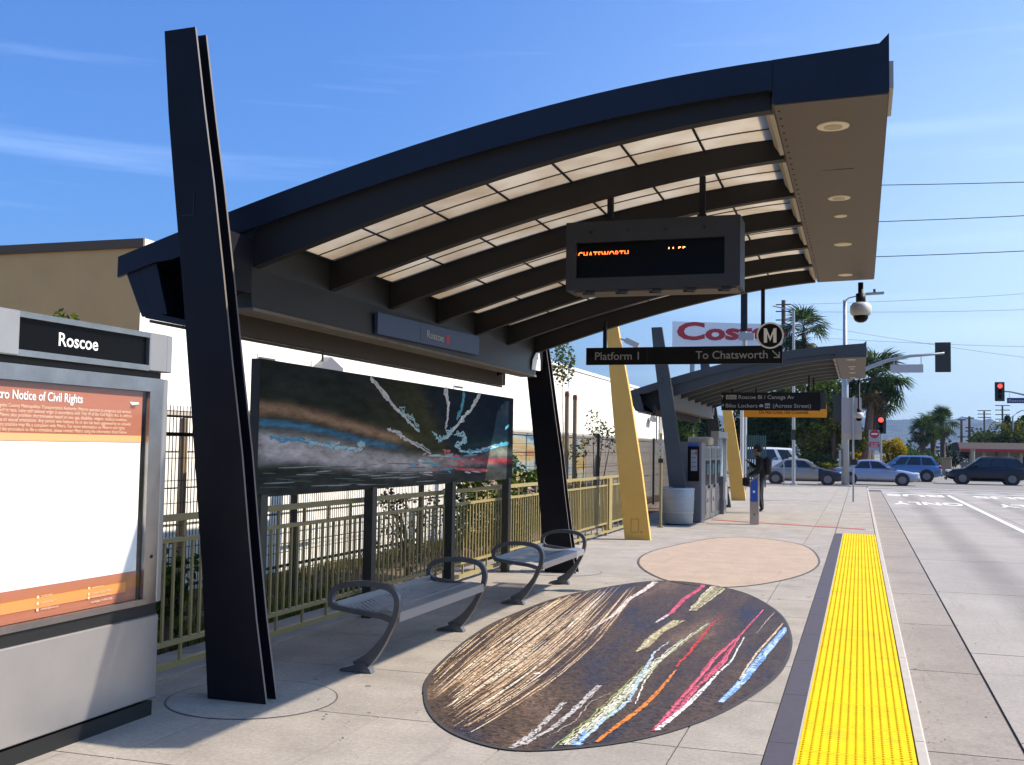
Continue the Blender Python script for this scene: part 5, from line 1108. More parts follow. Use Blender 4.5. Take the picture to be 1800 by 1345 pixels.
mb = MB(); mb.lathe([(.016, 0), (.016, -.004)], -2.22, 24.3595, 10, axis='y', cz=.22); mb.build('lock', 'blk', va)
gp_ = thing('tag_post', 'thin olive post with small white and dark plates beside the third column', 'post', (-3.95, 22.45, 0))
mb = MB(); mb.tube([(-3.95, 22.45, 0), (-3.95, 22.45, 1.95)], .028, 10); mb.tube([(-3.95, 22.45, 0.004), (-3.95, 22.45, .03)], .07, 12); mb.build('post', 'rail', gp_)
for z, m_ in ((1.78, 'offwhite'), (1.66, 'offwhite'), (1.52, 'offwhite'), (1.38, 'blk')): mb = MB(); mb.box(-4.0, -3.90, 22.405, 22.42, z - .045, z + .045); mb.build('plate', m_, gp_)
sc_ = thing('box_camera', 'white box camera on a bracket high on the nearer ochre column', 'security camera', (-4.0, 19.2, 3.5))
p0 = at(1100, 598, 19.2); p1 = at(1121, 606, 19.2); mb = MB(); mb.bar((p0.x, 19.2, p0.z), (p1.x + .02, 19.2, p1.z - .03), .12, .10); mb.build('housing', 'offwhite', sc_)
mb = MB(); mb.bar((-4.16, 19.2, p0.z + .03), (p0.x + .04, 19.2, p0.z - .02), .03, .03); mb.build('bracket', 'galv', sc_)

# wayfinding sign and amber sign under the second canopy
es = thing('exit_sign', 'hanging black sign reading Exit Roscoe Bl / Canoga Av and Bike Lockers', 'sign', (-2.0, 25.5, 2.5))
p0 = at(1268, 690, 25.4); p1 = at(1442, 722, 25.4); pr_ = at(1452, 690, 25.4)
mb = MB(); mb.box(p0.x, p1.x, 25.4, 25.46, p1.z, p0.z); mb.build('sign_board', 'signblk', es); mb = MB(); mb.box(p1.x, pr_.x, 25.45, 25.52, p1.z + .04, p0.z); mb.build('side_box', 'rail_dark', es)
u = (p0.z - p1.z)
text('Roscoe Bl / Canoga Av', es, 'grey_text', (at(1300, 0, 25.4).x, 25.398, p0.z - u * .36), BX, BZ, .125, width=1.24, bold=.004)
text('Bike Lockers', es, 'grey_text', (at(1278, 0, 25.4).x, 25.398, p0.z - u * .84), BX, BZ, .125, width=.72, bold=.004)
text('(Across Street)', es, 'grey_text', (at(1359, 0, 25.4).x, 25.398, p0.z - u * .84), BX, BZ, .125, width=.84, bold=.004)
mb = MB(); xx = at(1279, 0, 25.4).x; mb.box(xx, xx + .24, 25.397, 25.3995, p0.z - u * .38, p0.z - u * .14); eb_ = mb.build('exit_box', 'grey_text', es); text('Exit', eb_, 'signblk', (xx + .03, 25.396, p0.z - u * .33), BX, BZ, .09, width=.18)
mb = MB(); xx = at(1270, 0, 25.4).x; zc = p0.z - u * .26; mb.box(xx + .03, xx + .042, 25.397, 25.3995, zc - .05, zc + .04); mb.prism([(xx, zc + .01), (xx + .036, zc + .055), (xx + .072, zc + .01), (xx + .055, zc + .005), (xx + .036, zc + .03), (xx + .017, zc + .005)], 'y', 25.394, 25.396); mb.build('arrow', 'grey_text', es)
mb = MB(); zc = p0.z - u * .74; mb.bar((xx + .0, 25.396, zc - .04), (xx + .06, 25.396, zc + .03), .003, .012, up=(1, 0, -1)); mb.box(xx + .02, xx + .07, 25.394, 25.396, zc + .025, zc + .036); mb.box(xx + .058, xx + .07, 25.394, 25.396, zc - .02, zc + .024); mb.build('arrow', 'grey_text', es)
mb = MB(); xx = at(1346, 0, 25.4).x; mb.box(xx, xx + .11, 25.397, 25.3995, zc - .055, zc + .055); bi = mb.build('bicycle_symbol', 'grey_text', es)
mb = MB(); mb.lathe([(.02, 0), (.02, -.001)], xx + .03, 25.3965, 10, axis='y', cz=zc - .012); mb.lathe([(.02, 0), (.02, -.001)], xx + .08, 25.3965, 10, axis='y', cz=zc - .012); mb.bar((xx + .03, 25.3955, zc - .01), (xx + .06, 25.3955, zc + .025), .002, .006); mb.bar((xx + .06, 25.3955, zc + .025), (xx + .08, 25.3955, zc - .01), .002, .006); mb.build('bicycle_drawing', 'signblk', bi)
mb = MB(); xx = at(1336, 0, 25.4).x; mb.box(xx, xx + .09, 25.397, 25.3995, zc - .03, zc + .012); mb.prism([(xx + .01, zc + .0125), (xx + .03, zc + .035), (xx + .075, zc + .035), (xx + .085, zc + .0125)], 'y', 25.397, 25.3995); mb.build('bus_symbol', 'grey_text', es)
for x_ in (p0.x + .25, p1.x - .25): mb = MB(); mb.box(x_ - .02, x_ + .02, 25.41, 25.45, p0.z + .0005, 3.05 if x_ < -2 else 3.35); mb.build('hanger', 'dark', es)
am = thing('amber_sign', 'amber sign board with dark lettering hanging just behind the black exit sign', 'sign', (-1.7, 27.0, 2.4))
a0 = at(1307, 718, 27.0); a1 = at(1453, 734, 27.0); mb = MB(); mb.box(a0.x, a1.x, 27.0, 27.04, a1.z, a0.z + .10); mb.build('sign_board', 'sign_amber', am)
text('Do Not Cross, Use Crosswalk', am, 'signblk', (at(1336, 0, 27.0).x, 26.998, a1.z + .085), BX, BZ, .12, width=1.16, bold=.004)
for x_ in (a0.x + .3, a1.x - .3): mb = MB(); mb.box(x_ - .02, x_ + .02, 27.01, 27.035, a0.z + .1005, 3.15 if x_ < -2 else 3.4); mb.build('hanger', 'dark', am)
# bus stop pole with panel seen from behind
bs = thing('stop_sign_panel', 'tall beige panel on a thin post seen from behind near the kerb end', 'sign', (-.22, 37.7, 0))
q0 = at(1479, 699, 37.7); q1 = at(1515, 773, 37.7); qm = at(1497, 762, 37.7)
mb = MB(); mb.box(q0.x, q1.x, 37.75, 37.78, qm.z + .002, q0.z); mb.build('panel', mat('panel_back', (.52, .48, .46), .5, metal=.2), bs); mb = MB(); mb.box(q0.x, q1.x, 37.75, 37.78, q1.z, qm.z - .002); mb.build('lower_panel', mat('panel_back_low', (.62, .50, .36), .6), bs)
mb = MB(); mb.tube([(-.22, 37.7, 0), (-.22, 37.7, q0.z + .02)], .032, 10); mb.build('post', 'galv', bs)
zz_ = at(1500, 812, 37.7).z; mb = MB(); mb.cbox(-.32, -.08, 37.62, 37.8, zz_ - .10, zz_ + .09, .02); mb.build('black_box', 'blk', bs)

# ------------------------------------------------------------------ person
def skinned(name, joints, edges, mats, root, parent, sub=2, off=Vector((0, 0, 0)), matfn=None):
    me = bpy.data.meshes.new(name); names = list(joints); me.from_pydata([joints[k][:3] for k in names], [(names.index(a), names.index(b)) for a, b in edges], [])
    o = bpy.data.objects.new(name, me); COL.objects.link(o)
    md = o.modifiers.new('s', 'SKIN'); md.use_smooth_shade = True
    if not me.skin_vertices: 
        bpy.context.view_layer.objects.active = o
    for i, k in enumerate(names):
        r = joints[k][3]; r = r if isinstance(r, tuple) else (r, r); me.skin_vertices[0].data[i].radius = r; me.skin_vertices[0].data[i].use_root = (k == root)
    sb = o.modifiers.new('d', 'SUBSURF'); sb.levels = sub; sb.render_levels = sub
    bpy.context.view_layer.update(); m2 = bpy.data.meshes.new_from_object(o.evaluated_get(bpy.context.evaluated_depsgraph_get())); bpy.data.objects.remove(o)
    o = bpy.data.objects.new(name, m2); COL.objects.link(o); o.parent = parent
    m2.materials.clear()
    for m_ in mats: m2.materials.append(M[m_])
    for p_ in m2.polygons:
        p_.use_smooth = True
        p_.material_index = matfn(p_.center) if matfn else 0
    return o
pn = thing('person', 'person in black jacket and dark trousers standing beyond the card validator', 'person', (-2.50, 29.0, 0))
J = dict(pel=(.02, 0, .95, (.18, .15)), spine=(.05, 0, 1.12, (.19, .16)), chest=(.03, 0, 1.32, (.20, .17)), neck=(-.04, 0, 1.47, .06), head0=(-.07, 0, 1.56, .085), head=(-.09, 0, 1.66, .10), crown=(-.08, 0, 1.73, .06),
  lh=(.02, .10, .90, .10), lk=(.0, .11, .50, .085), la=(.06, .11, .10, .045), lt=(-.12, .12, .045, .04), rh=(.03, -.10, .90, .10), rk=(-.04, -.11, .50, .085), ra=(.07, -.11, .10, .045), rt=(-.11, -.13, .045, .04),
  ls=(.02, .18, 1.40, .07), le=(-.10, .22, 1.17, .07), lw=(-.25, .15, 1.28, .05), lhd=(-.33, .12, 1.36, .03), rs=(.03, -.18, 1.40, .07), re=(.0, -.25, 1.13, .07), rw=(-.20, -.22, 1.02, .05), rhd=(-.28, -.20, .99, .03))
E_ = [('pel', 'spine'), ('spine', 'chest'), ('chest', 'neck'), ('neck', 'head0'), ('head0', 'head'), ('head', 'crown'), ('pel', 'lh'), ('lh', 'lk'), ('lk', 'la'), ('la', 'lt'), ('pel', 'rh'), ('rh', 'rk'), ('rk', 'ra'), ('ra', 'rt'), ('chest', 'ls'), ('ls', 'le'), ('le', 'lw'), ('lw', 'lhd'), ('chest', 'rs'), ('rs', 're'), ('re', 'rw'), ('rw', 'rhd')]
def pm(c):
    if c.z > 1.50 and abs(c.y) < .13: return 0
    if c.x < -.27 and c.z > .9: return 0
    if c.z < .10: return 3
    return 1 if c.z > .93 else 2
skinned('body', J, E_, ['skin', 'cloth_black', 'cloth_navy', 'blk'], 'pel', pn, matfn=pm)
for sgn, hx, hy, hz in ((1, -.335, .115, 1.365), (-1, -.285, -.20, .985)):
    for f in range(5):
        a = (f - 2) * .016; fj = dict(a=(hx + .02, hy + a, hz, .009), b=(hx - .03, hy + a * 1.2, hz + (.005 if f else .02), .0085), c=(hx - (.05 if f else .035), hy + a * 1.2, hz - .018, .007))
        skinned('finger', fj, [('a', 'b'), ('b', 'c')], ['skin'], 'a', pn, sub=1)
mb = MB(); mb.smooth = True; mb.lathe([(.01, .125), (.06, .11), (.10, .06), (.108, .0), (.095, -.06), (.07, -.09)], .0, .0, 14); mb.v = [(x * 1.02 - .068, y * .95, z + 1.66) for x, y, z in mb.v]; pn_h = MB(); pn_h.v = mb.v; pn_h.f = mb.f; pn_h.mi = mb.mi; pn_h.sm = mb.sm
hair = bpy.data.objects.new('hair', pn_h.mesh('hair', 'cloth_black')); COL.objects.link(hair); hair.parent = pn; hair.location = (.018, 0, .012)
for sgn in (1, -1):
    for nm_, (x, y, z, r) in (('eye', (-.183, .034 * sgn, 1.665, .012)), ('ear', (-.085, .098 * sgn, 1.655, .022))):
        mb = MB(); mb.smooth = True; mb.lathe([(r * .1, r), (r * .8, r * .6), (r, 0), (r * .8, -r * .6), (r * .1, -r)], x, y, 8, cz=z); o = bpy.data.objects.new(nm_, mb.mesh(nm_, 'blk' if nm_ == 'eye' else 'skin')); COL.objects.link(o); o.parent = pn
mb = MB(); mb.add([(-.175, -.016, 1.63), (-.175, .016, 1.63), (-.215, 0, 1.625), (-.183, 0, 1.672), (-.18, 0, 1.615)], [(0, 2, 3), (2, 1, 3), (0, 4, 2), (4, 1, 2)]); o = bpy.data.objects.new('nose', mb.mesh('nose', 'skin')); COL.objects.link(o); o.parent = pn
bk = MB(); bk.smooth = True; bk.cbox(-2.41, -2.20, 28.85, 29.15, 1.0, 1.46, .06); bk = bk.build('backpack', 'cloth_black', None, 'black backpack on the back of the person in black', 'backpack')
bg = thing('shoulder_bag', 'dark bag held forward in the hand of the person', 'bag', (-2.82, 28.8, .7)); mb = MB(); mb.cbox(-2.92, -2.74, 28.72, 28.88, .70, .93, .03); mb.build('bag_body', 'cloth_black', bg); mb = MB(); mb.tube([(-2.90, 28.8, .93), (-2.84, 28.8, 1.0), (-2.76, 28.8, .93)], .008, 6); mb.build('handle', 'cloth_black', bg)
# ------------------------------------------------------------------ cars
def make_car(name, label, kind, paint, x, y, flip, z=RZ, front_paint=None, group='vehicles crossing at the junction', dims=None):
    t = thing(name, label, 'van' if kind == 'van' else 'car', (0, 0, 0), group)
    D = dict(sedan=(4.75, .88, 1.43, 2.75, .32), suv=(4.65, .92, 1.70, 2.72, .37), van=(5.2, .98, 2.1, 3.1, .36))[kind]
    L_, w, H, wb, wr = D; f = L_ / 2
    if kind == 'sedan':
        st = [(-f, .38, .70, .80), (-f + .06, .30, .90, .95), (-f + .35, .22, .97, 1), (-f + 1.05, .20, .98, 1), (-.9, .19, .93, 1), (.3, .19, .92, 1), (f - 1.45, .19, .90, 1), (f - .9, .20, .84, .99), (f - .35, .22, .74, .95), (f - .08, .28, .64, .86), (f, .36, .55, .74)]
        gh = dict(b0=-f + .72, b1=f - 1.22, t0=-f + 1.45, t1=f - 2.15, zb=.93)
    elif kind == 'suv':
        st = [(-f, .50, .95, .86), (-f + .08, .38, 1.08, .97), (-f + .4, .30, 1.10, 1), (-1.0, .27, 1.06, 1), (.3, .27, 1.04, 1), (f - 1.4, .27, 1.02, 1), (f - .9, .27, .97, .99), (f - .3, .30, .88, .95), (f - .07, .38, .78, .86), (f, .46, .66, .76)]
        gh = dict(b0=-f + .10, b1=f - 1.12, t0=-f + .62, t1=f - 2.0, zb=1.06)
    else:
        st = [(-f, .45, 1.15, .95), (-f + .1, .35, 1.2, 1), (0, .3, 1.2, 1), (f - 1.2, .3, 1.15, 1), (f - .5, .32, 1.02, .97), (f, .45, .85, .86)]
        gh = dict(b0=-f + .04, b1=f - .75, t0=-f + .25, t1=f - 1.5, zb=1.18)
    mb = MB(); mb.smooth = True; RN = None; V = []
    for (sx, zb, zt, wf) in st:
        W_ = w * wf; h = zt - zb
        half = [(W_ * .80, zb), (W_ * .96, zb + .06), (W_, zb + h * .38), (W_ * .985, zb + h * .62), (W_ * .95, zt - h * .10), (W_ * .86, zt), (W_ * .4, zt + .02)]
        ring_ = half + [(-a, b) for a, b in half[::-1]]; RN = len(ring_); V += [(sx, a, b) for a, b in ring_]
    Fs = []
    for i in range(len(st) - 1):
        for k_ in range(RN): j = (k_ + 1) % RN; Fs.append((i*RN+k_, i*RN+j, (i+1)*RN+j, (i+1)*RN+k_))
    Fs += [tuple(range(RN))[::-1], tuple(range((len(st)-1)*RN, len(st)*RN))]; mb.add(V, Fs)
    body = mb.build('body', [paint, front_paint or paint], t)
    if front_paint:
        for p_ in body.data.polygons:
            if p_.center.x > f - 1.55: p_.material_index = 1
    # greenhouse
    mb = MB(); b0, b1, t0, t1, zb = gh['b0'], gh['b1'], gh['t0'], gh['t1'], gh['zb'] - .03; wl_, wt = w * .90, w * .70
    N_ = 8
    def gx(s, tt): # s along (0 rear..1 front), tt up
        return (b0 + (b1 - b0) * s) * (1 - tt) + (t0 + (t1 - t0) * s) * tt
    def gp(s, tt, side): 
        crown = .05 * math.sin(PI * s) * tt; return Vector((gx(s, tt), side * (wl_ + (wt - wl_) * tt), zb + (H - .05 - zb) * tt + crown))
    V = []; rows = [0, .5, .9, 1.0]
    for i in range(N_ + 1):
        s = i / N_; L2 = [gp(s, r_, 1) for r_ in rows]; top = gp(s, 1, 1); L2[-1] = Vector((top.x, wt * .86, top.z + .035)); R2 = [Vector((q.x, -q.y, q.z)) for q in L2[::-1]]; V += L2 + R2
    RN = 8; Fs = []
    for i in range(N_):
        for k_ in range(RN - 1): Fs.append((i*RN+k_, i*RN+k_+1, (i+1)*RN+k_+1, (i+1)*RN+k_))
    Fs += [tuple(range(RN)), tuple(range(N_*RN, (N_+1)*RN))[::-1]]; mb.add(V, Fs); mb.build('roof_shell', paint, t)
    # panes: side windows, windscreen, rear window; each a thin solid set 4 mm proud
    def pane(pts, nrm, nm='window'):
        mb = MB(); a = [Vector(q) + nrm * .004 for q in pts]; b = [q - nrm * .02 for q in [Vector(q_) for q_ in pts]]; k_ = len(a); mb.add(a + b, [tuple(range(k_))] + [(i, k_ + i, k_ + (i+1) % k_, (i+1) % k_) for i in range(k_)]); return mb.build(nm, 'carglass', t)
    cuts = [(.16, .49), (.52, .86)] if kind == 'sedan' else [(.07, .32), (.345, .62), (.645, .88)]
    if kind == 'van': cuts = [(.05, .33), (.37, .66), (.72, .93)]
    for side in (1, -1):
        for ci, (s0, s1) in enumerate(cuts):
            top = .88; e = gp(s0, .10, side); f1 = gp(s1, .10, side); g1 = gp(s1, top, side); h1 = gp(s0, top, side)
            nrm = (f1 - e).cross(h1 - e).normalized()
            if nrm.y * side < 0: nrm = -nrm
            pane([e, f1, g1, h1], nrm)
        mb = MB(); mx_ = gp(.84, .16, side); mb.cbox(mx_.x - .02, mx_.x + .16, *(sorted((mx_.y + side * .02, mx_.y + side * .2))), mx_.z, mx_.z + .13, .02); mb.build('door_mirror', paint, t)
    q = [gp(1, .08, .9), gp(1, .08, -.9), gp(1, .92, -.86), gp(1, .92, .86)]; nrm = (q[1] - q[0]).cross(q[3] - q[0]).normalized(); nrm = nrm if nrm.x > 0 else -nrm; pane(q, nrm, 'windscreen')
    q = [gp(0, .10, .9), gp(0, .10, -.9), gp(0, .9, -.86), gp(0, .9, .86)]; nrm = (q[1] - q[0]).cross(q[3] - q[0]).normalized(); nrm = nrm if nrm.x < 0 else -nrm; pane(q, nrm, 'rear_window')
    for sx in (-wb / 2 - .02, wb / 2 + (.05 if kind != 'van' else 0)):
        for side in (1, -1):
            yw = side * (w - .10)
            ar = MB(); ar.lathe([(wr + .075, -.11), (wr + .075, .106)], sx, yw, 22, axis='y', cz=wr + .02); ar.build('wheel_arch', 'blk', t)
            wm = MB(); wm.smooth = False; wm.lathe([(wr * .7, -.115), (wr, -.09), (wr, .09), (wr * .7, .125)], sx, yw, 22, axis='y', cz=wr); wo_ = wm.build('wheel', 'tyre', t)
            rm = MB(); ys = yw + side * .105
            for k_ in range(5):
                a = 2*PI*k_/5; rm.bar((sx, ys + side * .03, wr), (sx + wr * .62 * math.cos(a), ys + side * .03, wr + wr * .62 * math.sin(a)), .03, wr * .22, up=(0, 1, 0))
            rm.lathe([(wr * .66, side * .012), (wr * .60, side * .028)], sx, ys, 20, axis='y', cz=wr); rm.build('rim', 'wheelrim', wo_)
    zt = st[-2][2]
    for side in (1, -1):
        mb = MB(); mb.cbox(f - .34, f - .045, *sorted((side * w * .52, side * w * .86)), zt - .06, zt + .10, .03); mb.build('headlight', 'lamp_glass', t)
        zr = st[1][2]; mb = MB(); mb.cbox(-f - .005, -f + .22, *sorted((side * w * .60, side * w * .955)), zr - .20, zr - .03, .03); mb.build('tail_light', 'tail', t)
        for xx in ((-.55, .55) if kind != 'van' else (.6,)): mb = MB(); mb.box(xx - .08, xx + .08, *sorted((side * (w * .985), side * (w + .015))), st[3][2] - .17, st[3][2] - .14); mb.build('door_handle', paint, t)
    mb = MB(); mb.cbox(f - .05, f + .04, -w * .72, w * .72, .26, .42, .02); mb.cbox(-f - .05, -f + .04, -w * .78, w * .78, .36, .52, .02); mb.build('bumper', front_paint or paint, t)
    mb = MB(); mb.box(-wb/2 + .4, wb/2 - .4, -w - .006, w + .006, .20, .25); mb.build('sill_trim', 'blk', t)
    if kind == 'suv':
        for side in (1, -1): mb = MB(); mb.bar((t0 + .2, side * wt * .8, H + .02), (t1 - .1, side * wt * .8, H + .02), .03, .03); mb.build('roof_rail', 'chrome', t)
    t.location = (x, y, z); t.rotation_euler = (0, 0, PI if flip else 0); return t
cp = lambda n_, c, m_=.5, r_=.28: mat(n_, c, r_, metal=m_, coat=.6)
X_ = lambda px, Y: at(px, 850, Y).x
make_car('sedan_car', 'beige sedan with a dark replacement front wing and bonnet', 'sedan', cp('paint_beige', (.42, .38, .33)), (X_(1361, 63.5) + X_(1459, 63.5)) / 2, 63.5, False, front_paint=cp('paint_dark', (.02, .022, .035)))
make_car('sedan_car', 'silver blue sedan nosing past the signal pole', 'sedan', cp('paint_silver', (.42, .47, .60)), X_(1585, 66) - 1.42, 66, False)
make_car('suv_car', 'light blue estate car between the silver sedan and the black one', 'suv', cp('paint_blue', (.16, .29, .52)), X_(1627, 76.5) - 1.36, 76.5, True)
make_car('suv_car', 'black crossover at the right heading left', 'suv', mat('paint_black', (.008, .006, .012), .35, coat=.15), (X_(1695, 72) + X_(1777, 72)) / 2, 72.8, True)
make_car('white_van', 'white van with rounded roof behind the beige sedan', 'van', cp('paint_white', (.75, .76, .76), 0), X_(1362, 79), 79, False)

# ------------------------------------------------------------------ signals, poles, signs at the junction
def signal_head(t, x, y, z0, w_, h_, lit, face=-1):
    mb = MB(); mb.box(x - w_/2, x + w_/2, y, y + .03, z0, z0 + h_); mb.build('backplate', 'rail_dark', t)
    mb = MB(); mb.cbox(x - w_*.28, x + w_*.28, *(sorted((y - .001 if face < 0 else y + .031, y - .22 if face < 0 else y + .25))), z0 + h_*.06, z0 + h_*.94, .02); mb.build('housing', 'blk', t)
    if face < 0:
        for k_ in range(3):
            zc = z0 + h_ * (.78 - .28 * k_); mb = MB(); mb.smooth = True; on = (k_ == 0 and lit)
            mb.lathe([(w_*.24, 0), (w_*.22, -.02), (w_*.10, -.035)], x, y - .221, 18, axis='y', cz=zc); mb.build('lamp', 'red_lamp' if on else 'black_gloss', t)
            mb = MB(); n = 12; pts = [(x + w_*.255*math.cos(R_(10 + 160*i/n)), zc + w_*.255*math.sin(R_(10 + 160*i/n))) for i in range(n+1)]; pts2 = [(x + w_*.27*math.cos(R_(10 + 160*i/n)), zc + w_*.27*math.sin(R_(10 + 160*i/n))) for i in range(n+1)]
            mb.strip(pts2, pts, 'y', y - .42, y - .2215); mb.build('visor', 'blk', t)
sp = thing('signal_mast', 'thick grey signal pole with long curved arm reaching over the busway', 'traffic signal', (-.66, 54.8, 0), 'traffic signals at the junction')
PXX = at(1486, 855, 54.8).x; zt_ = at(1486, 528, 54.8).z
mb = MB(); mb.smooth = True; mb.tube([(PXX, 54.8, 0), (PXX, 54.8, 5.4), (PXX, 54.8, 5.5), (PXX, 54.8, zt_)], [.19, .16, .11, .09], 14); mb.build('pole', 'galv', sp)
mb = MB(); mb.cbox(PXX - .28, PXX + .28, 54.52, 55.08, .004, .06, .02); mb.build('base_plate', 'galv', sp)
arm = [(1486, 672), (1505, 658), (1530, 645), (1560, 634), (1600, 626), (1660, 621)]; arm = [at(a, b, 54.8) for a, b in arm]
mb = MB(); mb.smooth = True; mb.tube([tuple(q) for q in arm], [.12, .11, .10, .09, .075, .06], 10); mb.build('mast_arm', 'galv', sp)
mb = MB(); mb.tube([tuple(at(1484, 530, 54.8)), tuple(at(1492, 524, 54.8)), tuple(at(1512, 519, 54.8)), tuple(at(1528, 517, 54.8))], .035, 8); mb.build('lamp_arm', 'galv', sp)
mb = MB(); q0, q1 = at(1522, 517, 54.8), at(1554, 515, 54.8); mb.bar(q0, q1, .28, .10); mb.build('luminaire', 'galv', sp)
q = at(1537, 512, 54.8); mb = MB(); mb.tube([q + Vector((0, 0, -.1)), q + Vector((0, 0, .1))], .06, 8); mb.build('photocell', 'blk', sp)
q = at(1658, 654, 54.8); signal_head(sp, q.x, 54.9, q.z, .70, 1.42, False, face=1)
q = at(1472, 742, 54.8); signal_head(sp, q.x, 54.85, q.z, .42, 1.35, False, face=1)
mb = MB(); mb.box(PXX - .3, PXX - .19, 54.6, 55.0, .95, 1.75); mb.build('control_box', 'galv', sp)
sb_ = thing('street_name_board', 'blank pale back of a street name board hanging from the signal arm', 'street sign', tuple(at(1594, 655, 54.7)))
q0, q1 = at(1565, 641, 54.7), at(1623, 655, 54.7); mb = MB(); mb.box(q0.x, q1.x, 54.68, 54.72, q1.z, q0.z); mb.build('board', mat('board_back', (.55, .56, .60), .5), sb_)
for a, b in ((1572, 631.5), (1619, 624.5)): q = at(a, b, 54.7); mb = MB(); mb.tube([(q.x, 54.7, q0.z + .001), (q.x, 54.7, q.z - .03)], .02, 6); mb.build('hanger', 'galv', sb_)
# far mast with lit red signal and blue street sign
s2 = thing('signal_mast', 'far signal arm at the right edge with a lit red light', 'traffic signal', (at(1850, 850, 86).x, 86, RZ), 'traffic signals at the junction')
A = [at(a, b, 86) for a, b in ((1752, 688), (1775, 688.5), (1800, 694), (1825, 704), (1850, 722))]; xb = A[-1].x
mb = MB(); mb.tube([tuple(q) for q in A], [.05, .06, .08, .1, .11], 10); mb.build('mast_arm', 'galv', s2); mb = MB(); mb.tube([(xb, 86, -.05), (xb, 86, A[-1].z + .3)], [.17, .13], 12); mb.build('pole', 'galv', s2)
q = at(1757, 705.5, 86); signal_head(s2, q.x, 85.85, q.z, .66, 1.40, True)
bl = thing('street_name_board', 'dark blue Roscoe Bl street name board at the right edge', 'street sign', tuple(at(1786, 705, 85.8)))
q0, q1 = at(1770, 699.5, 85.8), at(1806, 709, 85.8); mb = MB(); mb.box(q0.x, q1.x, 85.78, 85.82, q1.z, q0.z); mb.build('board', 'street_blue', bl); text('Roscoe Bl', bl, 'offwhite', (q0.x + .10, 85.775, q1.z + .11), BX, BZ, .27, width=1.35, bold=.01)
q = at(1775, 690, 85.8); mb = MB(); mb.tube([(q.x, 85.83, q0.z), (q.x, 85.83, q.z)], .015, 6); mb.build('hanger', 'galv', bl)
s3 = thing('signal_post', 'short signal post with a lit red light beside the palm trunks', 'traffic signal', tuple(at(1549, 830, 80)), 'traffic signals at the junction')
q = at(1548.5, 762.5, 80); mb = MB(); mb.tube([(q.x, 80, -.1), (q.x, 80, q.z + .1)], .07, 8); mb.build('post', 'galv', s3); signal_head(s3, q.x, 79.8, q.z, .68, 1.22, True)
s4 = thing('no_entry_sign', 'red round no entry sign above a red plate on a pale board', 'road sign', tuple(at(1533, 830, 79)))
q = at(1537, 763, 79); mb = MB(); mb.tube([(q.x - .1, 79.1, -.1), (q.x - .1, 79.1, q.z + .3)], .03, 6); mb.build('post', 'galv', s4)
q0, q1 = at(1527, 756, 79), at(1546, 792, 79); mb = MB(); mb.box(q0.x, q1.x, 79.02, 79.05, q1.z, q0.z); bd_ = mb.build('pale_board', mat('pale_board', (.50, .50, .50), .6), s4)
mb = MB(); mb.lathe([(.30, 0), (.30, -.02)], q.x, 79.015, 24, axis='y', cz=q.z); rd = mb.build('red_disc', 'red', s4); mb = MB(); mb.box(q.x - .2, q.x + .2, 78.985, 78.994, q.z - .05, q.z + .05); mb.build('white_bar', 'white', rd)
q0, q1 = at(1528, 777, 79), at(1545, 786, 79); mb = MB(); mb.box(q0.x, q1.x, 78.99, 79.01, q1.z, q0.z); rp_ = mb.build('red_plate', 'red', s4); text('EXCEPT', rp_, 'white', (q0.x + .1, 78.985, q0.z - .16), BX, BZ, .13, width=.5); text('BUSES', rp_, 'white', (q0.x + .12, 78.985, q1.z + .03), BX, BZ, .16, width=.42)
lp = thing('light_pole', 'slim pale light pole standing by the kerb behind the exit sign', 'light pole', (at(1395, 853, 54.4).x, 54.4, 0))
x = at(1395, 853, 54.4).x; zt_ = at(1395, 546, 54.4).z; mb = MB(); mb.tube([(x, 54.4, 0), (x, 54.4, zt_)], [.085, .06], 12); mb.build('pole', 'galv', lp); mb = MB(); mb.tube([(x, 54.4, .004), (x, 54.4, .12)], .16, 12); mb.build('base', 'galv', lp); mb = MB(); mb.bar((x, 54.4, zt_), (x - 1.0, 54.4, zt_ + .25), .05, .05); mb.build('arm', 'galv', lp); mb = MB(); mb.box(x - .12, x + .09, 54.28, 54.31, 2.2, 2.7); mb.build('sign_plate', 'rail_dark', lp)
hp_ = thing('bike_hoop', 'pale tubular hoop at the platform end in front of the beige sedan', 'bike rack', (at(1368, 853, 54).x, 54, 0)); xa, xb_ = at(1357, 853, 54).x, at(1378, 853, 54).x
mb = MB(); mb.smooth = True; mb.tube([(xb_, 54, 0), (xb_, 54, 1.0), (xb_ - .08, 54, 1.22), (xb_ - .25, 54, 1.32), (xa + .1, 54, 1.30), (xa, 54, 1.15)], .025, 8); mb.build('tube', 'galv', hp_)
